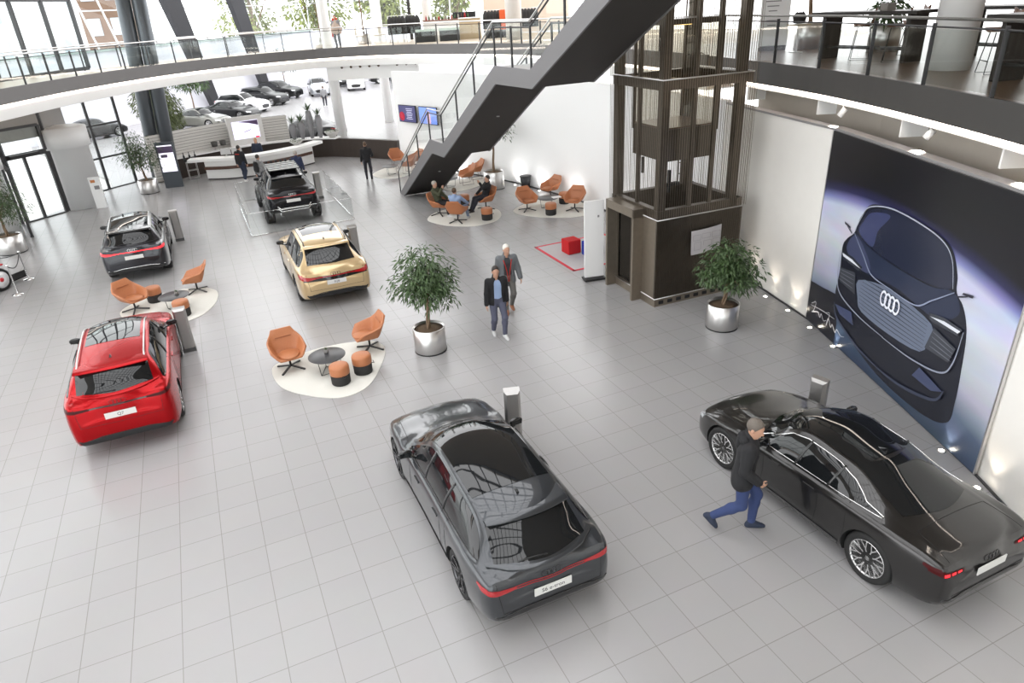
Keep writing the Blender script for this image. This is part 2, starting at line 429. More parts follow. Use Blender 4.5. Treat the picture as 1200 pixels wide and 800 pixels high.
def detail_car(c, root, o):
    """everything that sits on the body: glass, lamps, seams, mirrors, wheels, plate; o = options"""
    K = c.K; xr, xf, W, H = K['xr'], K['xf'], K['W'], K['H']; w = W / 2; kind = K['kind']; z = K['lift']
    body_m = o['paint']; belt, zt = c.zs, c.zt; wb = K['wb']; R = K['R']; far = c.lod > 1
    ymax = 2.
    # side glass: belt line below, roof line above, pointed at both ends
    xa = xf - 1.28 - .18                       # lower front corner
    xq = {'wagon': xr + .50, 'suv': xr + .46, 'sedan': xr + .98, 'coupe': xr + .62}[kind]
    n = 9; lo, hi = [], []
    for i in range(n):
        t = i / (n - 1); x = lin(xq, xa, t)
        zb_ = belt(x) + .035; zr = max(c.top(x, 1., c.wr(x)) - .045, zb_ + .012)
        e = min(1., t / .12 + .25) if kind != 'sedan' else min(1., t / .3 + .05)
        lo.append((x, ymax, zb_)); hi.append((x, ymax, lin(zb_ + .012, zr, e)))
    for sg in (1, -1):
        L = [(p[0], p[1] * sg, p[2]) for p in lo]; Hh = [(p[0], p[1] * sg, p[2]) for p in hi]
        g = c.patch('side_window', car_glass, L, Hh, (0, -sg, 0), 40, 8, .004)
        tr = MB(); c.line(L, (0, -sg, 0), .007, tr, .006)
        if o.get('trim'): c.line(Hh, (0, -sg, 0), .011, tr, .006)
        tr.build('window_trim', o.get('trim', gloss_black), root)
        if not far:
            for f in ((.40, .68) if kind != 'sedan' else (.36, .62)):
                pl = MB(); x = lin(xq, xa, f); c.line([(x + .02, sg * 2, belt(x) + .03), (x - .05, sg * 2, c.top(x - .05, 1, c.wr(x)) - .04)], (0, -sg, 0), .022, pl, .002)
                if pl.v: pl.build('window_pillar', gloss_black, root)
    # windscreen and rear window
    def tz(x): return zt(x)
    a0, a1 = xf - 1.34, xf - 2.0 if kind != 'sedan' else xf - 2.05
    yw = lambda x, k: c.wr(x) * k
    c.patch('windscreen', car_glass, [(a0 - .16, yw(a0, .93), 3), (a0 + .03, 0, 3), (a0 - .16, -yw(a0, .93), 3)], [(a1 - .19, yw(a1, .88), 3), (a1, 0, 3), (a1 - .19, -yw(a1, .88), 3)], (0, 0, -1), 24, 10)
    r0, r1 = {'wagon': (xr + .13, xr + .62), 'suv': (xr + .12, xr + .47), 'sedan': (xr + .68, xr + 1.52), 'coupe': (xr + .25, xr + .74)}[kind]
    d = Vector((.75, 0, -.66)).normalized()
    def back(x, y): return Vector((x, y, zt(x))) - d * 2
    bowr = .10
    c.patch('rear_window', car_glass, [back(r0 + bowr, yw(r0, .86)), back(r0, 0), back(r0 + bowr, -yw(r0, .86))], [back(r1 + bowr, yw(r1, .90)), back(r1, 0), back(r1 + bowr, -yw(r1, .90))], d, 24, 10)
    # glass roof
    if o.get('roof_glass'):
        g0, g1, k = o['roof_glass']
        c.patch('roof_glass', car_glass, [(g0, k * c.wr(g0), 3), (g0 - .03, 0, 3), (g0, -k * c.wr(g0), 3)], [(g1 - .10, k * c.wr(g1), 3), (g1, 0, 3), (g1 - .10, -k * c.wr(g1), 3)], (0, 0, -1), 20, 14, .004)
    if o.get('rails'):
        for sg in (1, -1):
            m = MB(); pts = []
            for i in range(15):
                x = lin(r1 + .12, a1 - .28, i / 14); q = c.hit((x, sg * c.wr(x) * .93, 3), (0, 0, -1), .0)
                if q: pts.append(q + Vector((0, 0, .012 + .03 * min(1, 6 * min(i, 14 - i) / 14))))
            m.tube(pts, .016, 6); m.build('roof_rail', o['rails'], root)
    # spoiler over the rear window
    if kind in ('wagon', 'suv', 'coupe'):
        m = MB(); P = []
        for i in range(13):
            t = i / 6 - 1; y = t * c.wr(r1) * .93; x = r1 + .10 * t * t
            zz = zt(r1) - .02 * t * t + .012
            P.append([(x + .25, y, zz + .012), (x + .02, y, zz + .004), (x - .07, y, zz - .012), (x - .075, y, zz - .028), (x + .06, y, zz - .03)])
        m.grid(P, 0, True); m.build('roof_spoiler', o.get('spoiler', body_m), root)
    # fin aerial
    if not far:
        m = MB(); x = r1 + .42 if kind != 'sedan' else r1 + .2; zz = zt(x)
        m.add([(x + .09, 0, zz - .01), (x - .09, .022, zz - .01), (x - .09, -.022, zz - .01), (x - .08, 0, zz + .06), (x + .02, .016, zz - .005), (x + .02, -.016, zz - .005)], [(0, 4, 3), (4, 1, 3), (1, 2, 3), (2, 5, 3), (5, 0, 3), (0, 4, 1, 2, 5)]); m.build('fin_aerial', gloss_black, root)
    # tail lamps: clusters wrapped over the corners, joined by a light bar
    zl = o.get('lamp_z', zt(xr + .06) - .16); lm = o.get('lamp', red_lens); hh = o.get('lamp_h', .07)
    for sg in (1, -1):
        m = MB()
        c.patch('', None, [(xr - 1, sg * w * .50, zl - .012), (xr - 1, sg * w * .75, zl - hh * .35), (xr - 1, sg * w * .935, zl + .01)], [(xr - 1, sg * w * .50, zl + .022), (xr - 1, sg * w * .75, zl + hh * .6), (xr - 1, sg * w * .935, zl + hh * 1.25)], (1, 0, 0), 18, 5, .006, mb=m)
        c.patch('', None, [(xr + .10, sg * 2, zl - .0), (xr + .30, sg * 2, zl + .05)], [(xr + .10, sg * 2, zl + hh * 1.2), (xr + .30, sg * 2, zl + hh * .9 + .02)], (0, -sg, 0), 8, 4, .006, mb=m)
        m.build('tail_lamp', lm, root)
    if o.get('band'): c.patch('lamp_band', gloss_black, [(xr - 1, w * .86, zl - .05), (xr - 1, 0, zl - .10), (xr - 1, -w * .86, zl - .05)], [(xr - 1, w * .86, zl + .05), (xr - 1, 0, zl + .03), (xr - 1, -w * .86, zl + .05)], (1, 0, 0), 30, 4, .004)
    if o.get('segments'):
        for sg in (1, -1):
            for k in range(3):
                m = MB(); y0 = w * (.56 + .11 * k); c.patch('', None, [(xr - 1, sg * y0, zl - .004), (xr - 1, sg * (y0 + .07), zl - .004)], [(xr - 1, sg * y0, zl + .018 + .006 * k), (xr - 1, sg * (y0 + .07), zl + .02 + .006 * k)], (1, 0, 0), 4, 2, .011, mb=m)
                if m.v: m.build('lit_lamp_segment', red_lit, root)
    if kind in ('wagon', 'suv') and not far:
        m = MB(); P = []; zq = zt(xr + .08) - .012
        for i in range(15):
            y = (i / 7 - 1) * w * .78; q = c.hit((xr - 1, y, zq), (1, 0, 0), 0.)
            if q: e = .034 * (1 - abs(i / 7 - 1) ** 4); P.append([(q.x + .09, y, zq + .030), (q.x - e * .6, y, zq + .026), (q.x - e, y, zq + .014), (q.x - e * .6, y, zq), (q.x + .02, y, zq - .022)])
        m.grid(P, 0, True); m.build('tailgate_lip', body_m, root, fixn=True)
    if o.get('twin_bar'):
        for a_, b_ in ((.012, .023), (-.017, -.006)): c.patch('light_bar', lm, [(xr - 1, w * .52, zl + a_), (xr - 1, 0, zl + a_), (xr - 1, -w * .52, zl + a_)], [(xr - 1, w * .52, zl + b_), (xr - 1, 0, zl + b_), (xr - 1, -w * .52, zl + b_)], (1, 0, 0), 24, 1, .006)
    elif o.get('bar', True): c.patch('light_bar', o.get('bar_m', lm), [(xr - 1, w * .52, zl - .006), (xr - 1, 0, zl - .004), (xr - 1, -w * .52, zl - .006)], [(xr - 1, w * .52, zl + .02), (xr - 1, 0, zl + .022), (xr - 1, -w * .52, zl + .02)], (1, 0, 0), 24, 2, .006)
    # plate
    zp = zl - o.get('plate_dz', .15); q = c.hit((xr - 1, 0, zp), (1, 0, 0), .0)
    m = MB(); ql = c.hit((xr - 1, .24, zp), (1, 0, 0), 0.); px = min(q.x, ql.x) - .008
    m.box((px, 0, zp), (.012, .52, .115)); pl = m.build('number_plate', plate_m, root)
    if o.get('text'): text_mesh('plate_lettering', o['text'], .085, plate_txt, pl, Matrix.Translation((px - .0068, 0, zp)) @ Matrix(((0, 0, -1, 0), (-1, 0, 0, 0), (0, 1, 0, 0), (0, 0, 0, 1))))
    # lower bumper, diffuser, sill
    zb_ = .33 + z
    c.patch('rear_diffuser', o.get('clad', gloss_black), [(xr - 1, w * .78, zb_ + .03), (xr - 1, 0, zb_ - .0), (xr - 1, -w * .78, zb_ + .03)], [(xr - 1, w * .84, zb_ + .12), (xr - 1, 0, zb_ + .15), (xr - 1, -w * .84, zb_ + .12)], (1, 0, 0), 24, 5, .006)
    if not far:
        m = MB(); pts = [c.hit((xr - 1, y * w * .84, zb_ + (.125 if abs(y) > .5 else .155)), (1, 0, 0), .006) for y in (-1, -.75, -.5, -.25, 0, .25, .5, .75, 1)]
        m.tube([p for p in pts if p], .008, 6); m.build('diffuser_trim', o.get('rear_trim', chrome), root)
    for sg in (1, -1):
        c.patch('sill', o.get('clad', gloss_black), [(-wb / 2 + R + .1, sg * 2, .22 + z), (wb / 2 - R - .1, sg * 2, .21 + z)], [(-wb / 2 + R + .08, sg * 2, .33 + z), (wb / 2 - R - .08, sg * 2, .30 + z)], (0, -sg, 0), 20, 3, .008)
    # front: grille and lamps
    c.patch('grille', gloss_black, [(xf + 1, w * .42, .40 + z), (xf + 1, 0, .36 + z), (xf + 1, -w * .42, .40 + z)], [(xf + 1, w * .52, .62 + z), (xf + 1, 0, .68 + z), (xf + 1, -w * .52, .62 + z)], (-1, 0, 0), 16, 6, .006)
    for sg in (1, -1):
        zh = zt(xf - .12) - .12
        m = MB(); c.patch('', None, [(xf + 1, sg * w * .56, zh - .02), (xf + 1, sg * w * .88, zh + .0)], [(xf + 1, sg * w * .56, zh + .05), (xf + 1, sg * w * .88, zh + .10)], (-1, 0, 0), 10, 4, .006, mb=m); m.build('headlamp', headl_m, root)
    # seams, each a part of its own
    if not far:
        def seam(pts, d):
            m = MB(); c.line(pts, d, .004, m)
            if m.v: m.build('panel_gap', seam_m, root)
        for sg in (1, -1):
            for x in (xa - .32, lin(xq, xa, .40), -wb / 2 + .42): seam([(x + .02, sg * 2, belt(x) + .02), (x - .03, sg * 2, .6 + z), (x + .0, sg * 2, .32 + z)], (0, -sg, 0))
            seam([(xf - 1.2, sg * w * .80, 3), (xf - .5, sg * w * .74, 3), (xf - .22, sg * w * .62, 3)], (0, 0, -1))
            if kind == 'sedan': seam([(r0 - .08, sg * w * .66, 3), (xr + .12, sg * w * .72, 3)], (0, 0, -1))
            else: seam([(xr - 1, sg * w * .77, zl + .12), (xr - 1, sg * w * .72, zl - .32)], (1, 0, 0))
        if kind == 'sedan': seam([(r0 - .08, w * .66, 3), (r0 - .08, -w * .66, 3)], (0, 0, -1))
        seam([(xr - 1, w * .72, zl - .31), (xr - 1, 0, zl - .33), (xr - 1, -w * .72, zl - .31)], (1, 0, 0))
        for sg in (1, -1):
            for x in (lin(xq, xa, .40) + .16, xa - 1.32 if kind == 'x' else lin(xq, xa, .72) + .10):
                q = c.hit((x, sg * 2, belt(x) - .10), (0, -sg, 0), .012)
                if q:
                    m = MB(); m.bar(q + Vector((-.10, 0, .002)), q + Vector((.10, 0, -.002)), .022, .024); m.build('door_handle', o.get('handle', body_m), root)
        # wiper and badge strip
        m = MB(); c.line([(r0 + .03, -.02, 3), (r0 + .08, .36, 3)], (0, 0, -1), .010, m, .012); 
        if kind != 'sedan': m.build('rear_wiper', dark, root)
        # logo rings on the tail
        if o.get('rings', True):
            m = MB(); zq = zl + .065 if kind != 'sedan' else zl + .03
            for k in range(4):
                yc = (k - 1.5) * .062; q = c.hit((xr - 1, yc, zq), (1, 0, 0), .004)
                pts = [Vector((q.x, yc + .04 * math.cos(a), zq + .04 * math.sin(a))) for a in [2 * PI * i / 20 for i in range(20)]]
                pts = [c.hit((xr - 1, p.y, p.z), (1, 0, 0), .004) or p for p in pts]
                m.tube(pts, .0045, 5, closed=True)
            m.build('four_ring_badge', o.get('badge', chrome), root)
    # mirrors
    for sg in (1, -1):
        x = xa - .30; q = c.hit((x, sg * 2, belt(x) + .03), (0, -sg, 0), 0.)
        if q is None: continue
        m = MB(); ce = q + Vector((.02, sg * .13, .085)); P = []
        for i in range(9):
            ph = PI * i / 8; row = []
            for j in range(13):
                th = 2 * PI * j / 12
                v = Vector((-math.cos(ph) * 0 + .055 * math.sin(ph) * math.cos(th) * (1.25 if math.cos(th) > 0 else .7), -math.cos(ph) * .115 * sg, .068 * math.sin(ph) ** .7 * math.sin(th)))
                row.append(ce + v)
            P.append(row)
        m.grid(P, 0, True); m.bar(q + Vector((.0, -sg * .02, .01)), ce + Vector((0, -sg * .03, -.05)), .05, .03)
        mi = m.build('door_mirror', o.get('mirror', gloss_black), root, fixn=True)
        g = MB(); g.add([ce + Vector((-.036, y * .09, zz * .05)) for y, zz in ((-1, -.8), (1, -.8), (1, .8), (-1, .8))], [(0, 1, 2, 3)]); g.build('mirror_glass', car_glass, mi)
    if o.get('flare'):
        m = MB()
        for ax in (wb / 2, -wb / 2):
            for sg in (1, -1):
                P = []
                for i in range(19):
                    a = math.radians(-12 + 204 * i / 18); ca, sa = math.cos(a), math.sin(a); r0_ = R + .04
                    P.append([(ax + (r0_ + dr) * ca, sg * (w * .86 + dy), R + (r0_ + dr) * sa) for dr, dy in ((.0, .0), (0., o['flare']), (.045, o['flare'] + .01), (.10, o['flare'] * .6), (.14, 0))])
                b = MB(); b.grid(P, 0, True); b.build('wheel_arch_flare', o.get('clad', gloss_black), root, fixn=True)
    tw = o.get('tyre', .25)
    for ax in (wb / 2, -wb / 2):
        for sg in (1, -1):
            make_wheel(R, tw, o.get('wheel', 'ten'), o.get('rim', rim_d), root, (ax, sg * (w - tw / 2 - .025 + o.get('track', 0)), R), sg, c.lod)

def make_car(name, label, loc, heading, K, opts, group=None, lod=1):
    root = thing(name, label, 'car', (loc[0], loc[1], 0), heading, group)
    c = Car(K, lod=lod); c.body(opts['paint'], root); detail_car(c, root, opts)
    return root
HEAD = YAW + PI / 2
# ------------------------------------------------------------------ the building
def tile_mat():
    m = mat('floor_tiles', (.3, .3, .3), .32); nt = m.node_tree; b = nt.nodes['Principled BSDF']; L = nt.links.new
    tc = nt.nodes.new('ShaderNodeTexCoord'); br = nt.nodes.new('ShaderNodeTexBrick')
    mp = nt.nodes.new('ShaderNodeMapping'); mp.inputs['Location'].default_value = FLOOR_SHIFT
    br.offset = 0.; br.offset_frequency = 2; br.squash = 1.
    for k, v in (('Scale', 1.), ('Mortar Size', .0055), ('Mortar Smooth', .1), ('Bias', 0.), ('Brick Width', .6), ('Row Height', .6)): br.inputs[k].default_value = v
    br.inputs['Color1'].default_value = (.326, .321, .323, 1); br.inputs['Color2'].default_value = (.340, .334, .336, 1); br.inputs['Mortar'].default_value = (.228, .219, .214, 1)
    n = nt.nodes.new('ShaderNodeTexNoise'); n.inputs['Scale'].default_value = 2.5; n.inputs['Detail'].default_value = 6
    mx = nt.nodes.new('ShaderNodeMix'); mx.data_type = 'RGBA'; mx.blend_type = 'MULTIPLY'; mx.inputs['Factor'].default_value = .04
    L(tc.outputs['Object'], mp.inputs['Vector']); L(mp.outputs['Vector'], br.inputs['Vector']); L(tc.outputs['Object'], n.inputs['Vector'])
    L(br.outputs['Color'], mx.inputs['A']); L(n.outputs['Color'], mx.inputs['B']); L(mx.outputs['Result'], b.inputs['Base Color'])
    rr = nt.nodes.new('ShaderNodeMapRange'); rr.inputs['To Min'].default_value = .255; rr.inputs['To Max'].default_value = .275
    L(n.outputs['Fac'], rr.inputs['Value']); L(rr.outputs['Result'], b.inputs['Roughness'])
    return m
FLOOR_SHIFT = (-.129 + .0, .03, 0)
Rm = Matrix.Rotation(-YAW, 3, 'Z')
poly = [(-20.3, -16), (16, -16), (16, 95), (-18, 95), (-33, 50), (-21.5, 38), (-19.5, 34.5), (-20.3, 28)]
m = MB(); m.prism([tuple((Rm @ Vector((x, y, 0))).xy) for x, y in poly], -.3, 0); fl = struct(m.build('floor', tile_mat())); fl.rotation_euler.z = YAW
m = MB(); m.box((-70, 40, -.4), (140, 260, .1)); struct(m.build('ground', noisy('pale_concrete_paving', (.62, .62, .60), (.55, .55, .54), .6, .8)))

# --- right wall behind the saloon: gently bent panel wall, mural panel, recess and upper gallery
WR = [(6.30, 19.6), (6.62, 17.9), (6.93, 16.2), (7.20, 14.77), (7.30, 12), (7.37, 8.75), (7.30, 7.5), (7.05, 4), (6.7, 0), (6.3, -16)]
off = lambda path, d: [(x + d, y) for x, y in path]
m = MB(); m.ribbon(off(WR, .10), 0, 4.42, .20); struct(m.build('wall_right', wallm))
m = MB(); m.ribbon(off(WR, .10), 4.42, 4.47, .24); struct(m.build('trim_1', mat('grey_capping', (.33, .32, .32), .4, .3)))
m = MB(); m.ribbon(off(WR, .95), 0, 5.1, .15); struct(m.build('wall_recess', noisy('beige_recess', (.42, .38, .33), (.46, .42, .37), 2, .8)))
m = MB(); m.ribbon(off(WR, -.03), 0.0, .035, .03); struct(m.build('baseboard_right', anthr))
ED = spline([(6.35, 21.5, 0), (6.72, 19.35, 0), (7.25, 16.6, 0), (7.50, 14.2, 0), (7.56, 12.0, 0), (7.53, 10.0, 0), (7.40, 7.6, 0), (7.1, 4, 0), (6.7, 0, 0)], 5)
EDxy = [(p.x, p.y) for p in ED]
m = MB(); m.prism(EDxy + [(22, 0), (22, 27), (7.0, 27)], 5.12, 5.50); dk = m.build('slab_upper_right', wood_floor); struct(dk)
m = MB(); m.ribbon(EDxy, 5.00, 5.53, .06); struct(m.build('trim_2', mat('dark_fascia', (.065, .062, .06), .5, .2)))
m = MB(); m.ribbon(off(EDxy, .06), 4.86, 5.00, .05); struct(m.build('trim_3', white))
m = MB(); m.ribbon(off(EDxy, -.005), 4.93, 4.985, .03); tag(m.build('light_strip', glow), 'long warm light strip under the right gallery edge', 'light')
for (x, y) in ((6.72, 19.3), (7.32, 16.3), (7.58, 13.2), (7.62, 10.4)):
    m = MB(); m.box((x + .30, y, 4.74), (.50, .05, .42), -.1); struct(m.build('trim_bracket', white))

# --- left and back: the curved gallery
RG = spline([(-16.4, 8, 0), (-16.6, 18, 0), (-16.9, 25, 0), (-16.8, 29.6, 0), (-15.8, 34.5, 0), (-13.5, 38.6, 0), (-10.5, 40.8, 0), (-7.6, 41.2, 0), (-4.9, 40.2, 0), (-2.1, 38, 0), (.8, 34.9, 0), (3.0, 31, 0), (5.0, 25.5, 0), (6.3, 21.6, 0)], 5)
RGxy = [(p.x, p.y) for p in RG]
OUT = []
for i, p in enumerate(RG):
    t = (RG[min(i + 1, len(RG) - 1)] - RG[max(i - 1, 0)]).normalized(); nn = Vector((-t.y, t.x, 0))
    k = 3.4 if p.x < -9.5 else 3.4 + min(1, (p.x + 9.5) / 3) * 7.5
    OUT.append((p.x + nn.x * k, p.y + nn.y * k))
def strip_slab(mb, A, B, z0, z1):
    n = len(A)
    vs = [(p[0], p[1], z) for z in (z0, z1) for P in (A, B) for p in P]; fs = []
    for i in range(n - 1):
        fs += [(i, i + 1, n + i + 1, n + i), (2 * n + i + 1, 2 * n + i, 3 * n + i, 3 * n + i + 1), (i + 1, i, 2 * n + i, 2 * n + i + 1), (n + i, n + i + 1, 3 * n + i + 1, 3 * n + i)]
    fs += [(0, n, 3 * n, 2 * n), (n - 1, 3 * n - 1, 4 * n - 1, 2 * n - 1)]
    mb.add(vs, fs)
IN = [i for i in range(len(RG))]
m = MB(); strip_slab(m, RGxy, OUT, 5.06, 5.47); struct(m.build('slab_gallery', noisy('gallery_floor', (.42, .33, .25), (.50, .41, .32), 3, .4)))
m = MB(); m.ribbon(RGxy, 5.05, 5.55, .08); struct(m.build('trim_4', fasc))
m = MB(); m.ribbon(off(RGxy, 0), 4.58, 5.05, .05); struct(m.build('trim_5', white))
m = MB(); m.ribbon(RGxy, 4.96, 5.04, .09); tag(m.build('light_strip', glow), 'long curved pink white light strip under the back gallery edge', 'light')
m = MB(); strip_slab(m, RGxy, [(a[0] * .8 + b[0] * .2, a[1] * .8 + b[1] * .2) for a, b in zip(RGxy, OUT)], 4.56, 4.60); struct(m.build('trim_6', white))

def railing(name, label, path, z, h, step, glass_m, rail_m, post_m, group=None, skip=0):
    """posts, glass, two rails following a plan path"""
    P = [Vector((p[0], p[1], 0)) for p in path]; t = thing(name, label, 'railing', (P[0].x, P[0].y, z), 0, group); o = Vector((P[0].x, P[0].y, 0))
    m = MB(); m.tube([p - o + Vector((0, 0, h)) for p in P], .026, 8); m.build('handrail', rail_m, t)
    m = MB(); m.tube([p - o + Vector((0, 0, h - .13)) for p in P], .016, 6); m.build('lower_rail', post_m, t)
    m = MB(); m.ribbon([((p - o).x, (p - o).y) for p in P], .06, h - .16, .012); m.build('glass_panel', glass_m, t)
    acc = 0.; nxt = skip; k = 0
    for a, b in zip(P, P[1:]):
        L = (b - a).length
        while nxt <= acc + L:
            q = a.lerp(b, (nxt - acc) / L) - o; d = (b - a).normalized()
            m = MB(); m.box((q.x, q.y, h / 2 - .06), (.07, .022, h - .02), math.atan2(d.y, d.x) + PI / 2); m.build('post', post_m, t); nxt += step
        acc += L
    return t
railing('gallery_railing', 'glass railing with dark posts along the right upper gallery', [(p.x + .02, p.y) for p in ED], 5.5, 1.10, 1.85, clear_glass('rail_glass', (.93, .95, .94), .08), mat('rail_metal', (.22, .22, .21), .3, .8), anthr, skip=1.5)
railing('gallery_railing', 'curved glass railing on the edge of the back gallery', RGxy, 5.5, 1.05, 1.55, clear_glass('rail_glass_back', (.95, .968, .962), .10), steel, anthr)
cut = [i for i in range(len(OUT)) if OUT[i][1] > 14 and RG[i].x < -10]
railing('gallery_railing', 'outer glass railing of the walkway at upper left', [(OUT[i][0] + .15, OUT[i][1] - .1) for i in cut], 5.5, 1.05, 2.1, clear_glass('rail_glass_back'), steel, anthr)

# big white wall at the back behind the seats, white beam, gallery columns
WB = [(-5.30, 36.78), (-2.6, 34.1), (.02, 31.27), (1.60, 29.1), (3.06, 26.8), (4.6, 23.6), (5.6, 21.4), (6.30, 19.6)]
WBs = [(p.x, p.y) for p in spline([(x, y, 0) for x, y in WB], 5)]
m = MB(); m.ribbon([(x + .1, y + .1) for x, y in WBs], 0, 4.50, .2); struct(m.build('wall_back', mat('bright_white_wall', (.9, .9, .9), .6)))
m = MB(); m.ribbon([(x - .02, y - .02) for x, y in WBs], 0, .05, .04); struct(m.build('baseboard_back', anthr))
m = MB(); m.box((-6.9, 41.5, 4.22), (5.2, .4, .75), math.radians(-3)); 
struct(m.build('beam_white', white))
for k in range(9):
    if k == 5: continue
    m = MB(); m.lathe([(.07, 0), (.07, -.012), (0, -.012)], 12, (-8.6 + k * .52, 41.27 - .03 * k, 4.52), 0, 'y'); struct(m.build('trim_hole', mat('hole_brown', (.10, .07, .05), .8)))
def column(x, y, r, z0, z1, m_=None, name='column_white'):
    m = MB(); m.lathe([(r, z0), (r, z1)], 28, (x, y, 0)); struct(m.build(name, m_ or white))
column(-9.4, 42.3, .30, 0, 12); column(-7.9, 51.6, .34, 0, 12); column(1.08, 38.9, .42, 5.5, 12); column(-4.2, 48.5, .3, 5.5, 12); column(-5.2, 47.6, .1, 5.5, 12, anthr, 'column_thin')
column(9.43, 15.03, .40, 5.5, 12)

# far car hall: white side wall, slanting dark beams, glazing above
HW = [(-33.5, 48), (-27.9, 65.9), (-24.5, 78.5), (-21.3, 87.5)]
m = MB(); m.ribbon(HW, 0, 5.6, .3); struct(m.build('wall_hall', mat('hall_wall_white', (.72, .72, .78), .6)))
m = MB(); m.ribbon([(-21.3, 87.5), (12, 80)], 0, 5.6, .3); struct(m.build('wall_hall_back', mat('hall_wall_white')))
for k, (bx, by, tx, ty, w0, w1) in enumerate(((-26.9, 68.6, -25.0, 59.5, 1.0, 2.3), (-24.6, 77.4, -23.2, 69.0, 1.0, 2.3))):
    m = MB(); a = Vector((bx, by, 0)); b = Vector((tx, ty, 8.9)); b = a + (b - a) * 1.5; u = Vector((.2, -.97, 0)).cross(Vector((0, 0, 1))).normalized(); f = Vector((.33, .94, 0))
    vs = []
    for p, w in ((a, w0), (b, w1)):
        for s in (-1, 1):
            for q in (0, .5): vs.append(p + f * (s * w / 2) + Vector((q * .94, -q * .33, 0)))
    m.add(vs, [(0, 1, 5, 4), (2, 6, 7, 3), (0, 4, 6, 2), (1, 3, 7, 5), (0, 2, 3, 1), (4, 5, 7, 6)]); struct(m.build('beam_slanting', mat('dark_beam', (.05, .05, .055), .5), fixn=True))
WN = [0]
def glazing(a, b, z0, z1, nx, nz, fr=.08, lean=(0, 0), gm=None, fm=None, pref='window', dep=.12):
    WN[0] += 1; a = Vector((*a, 0)); b = Vector((*b, 0)); t = (b - a).normalized(); m = MB(); ln = Vector((*lean, 0))
    P = lambda u, v: a.lerp(b, u) + ln * v + Vector((0, 0, lin(z0, z1, v)))
    nrm = Vector((-t.y, t.x, 0))
    for i in range(nx + 1): m.bar(P(i / nx, 0), P(i / nx, 1), fr, dep, up=t)
    for j in range(nz + 1): m.bar(P(0, j / nz), P(1, j / nz), dep, fr, up=(0, 0, 1))
    o = struct(m.build('%s_%d' % (pref, WN[0]), fm or anthr))
    g = MB(); g.add([P(0, 0), P(1, 0), P(1, 1), P(0, 1)], [(0, 1, 2, 3)]); g.build('pane', gm or glass, o)
    return o
wm = mat('white_mullion', (.55, .56, .57), .4)
glazing((-33.5, 48), (-27.9, 65.9), 5.6, 17, 9, 4, .10, (-3, 1), fm=wm)
glazing((-27.9, 65.9), (-21.3, 87.5), 5.6, 17, 10, 4, .10, (-3, 1), fm=wm)
glazing((-21.3, 87.5), (12, 80), 5.6, 17, 12, 4, .10, (0, 3), fm=wm)
m = MB(); m.ribbon(HW, 5.6, 5.75, .6); struct(m.build('trim_7', mat('green_grey_sill', (.35, .42, .40), .5)))
# left front of the building: entrance
glazing((-20.7, 10), (-20.4, 26.2), 0, 3.2, 6, 1)
glazing((-20.9, 12), (-20.6, 28.5), 5.5, 14.5, 5, 3, .16)
glazing((-20.6, 28.5), (-20.0, 36.6), 5.5, 14.5, 4, 3, .16)
glazing((-18.62, 26.4), (-20.25, 28.45), 0, 2.6, 1, 1, .09)
d = glazing((-20.28, 28.5), (-19.38, 30.2), 0, 2.62, 2, 1, .10, pref='door'); glazing((-20.28, 28.5), (-19.38, 30.2), 2.72, 3.75, 1, 1, .10)
m = MB(); m.box((-19.70, 29.25, 2.68), (.14, 1.2, .12), math.radians(-28)); m.build('door_operator', dark, d)
glazing((-20.35, 33.1), (-18.9, 35.8), 0, 4.55, 2, 3, .08)
m = MB(); m.ribbon([(-20.9, 22), (-20.45, 28.4), (-19.5, 30.4), (-19.9, 32.9)], 3.25, 4.6, .2); struct(m.build('wall_left', noisy('grey_entrance_panel', (.27, .26, .25), (.30, .29, .28), 1., .5, .2)))
for q in ((-20.25, 28.7), (-19.45, 30.5), (-20.2, 32.95)):
    m = MB(); m.box((q[0], q[1], 2.4), (.22, .22, 4.8), .4); struct(m.build('column_frame', anthr))
for (x, y, r) in ((-19.1, 31.25, .86), (-19.75, 26.2, .85)):
    m = MB(); m.lathe([(r, 0), (r, 2.62), (r + .12, 2.64), (r + .12, 3.45), (r - .1, 3.5)], 40, (x, y, 0)); struct(m.build('wall_drum', mat('drum_white', (.80, .80, .80), .45)))
for (x, y, s) in ((-17.75, 35.9, .0), (-17.1, 36.1, 0)):
    m = MB(); m.tube([(x - .3 if 0 else x, y, 0), (x + .45, y - .1, 5), (x + .98, y - .2, 12)], .33, 20); struct(m.build('column_dark', mat('blue_grey_column', (.12, .135, .15), .35, .4)))
m = MB(); m.lathe([(.10, .0), (.06, -.10)], 16, (-17.9, 25.8, 4.5)); 
tag(m.build('ceiling_spot_light', spotglow), 'small round spotlight over the entrance at left', 'light')
# slatted wall, dark counter front with white top
SL = [(p.x, p.y) for p in spline([(-17.6, 35.25, 0), (-16.2, 37.4, 0), (-14.4, 39.1, 0), (-12.0, 40.35, 0)], 8)]
m = MB(); m.ribbon(SL, 0, 2.30, .12); struct(m.build('wall_slat_backing', mat('slat_gap', (.22, .21, .20), .7))); m = MB()
for k in range(16): m.ribbon([(x + .08, y - .10) for x, y in SL], .04 + k * .142, .155 + k * .142, .06)
struct(m.build('wall_slatted', mat('warm_white_slats', (.66, .64, .61), .5)))
CT = [(p.x, p.y) for p in spline([(-16.75, 36.0, 0), (-15.1, 37.8, 0), (-12.8, 39.2, 0), (-10.2, 39.75, 0), (-7.9, 38.95, 0), (-5.42, 37.5, 0)], 6)]
dw = noisy('dark_walnut_front', (.032, .022, .017), (.05, .036, .028), 3, .5, stretch=(3, 3, .3))
cr = thing('back_counter', 'long curved dark wood counter with white top behind the reception desk', 'counter', (0, 0, 0))
m = MB(); m.ribbon(CT, 0, 1.0, .25); m.build('counter_front', dw, cr)
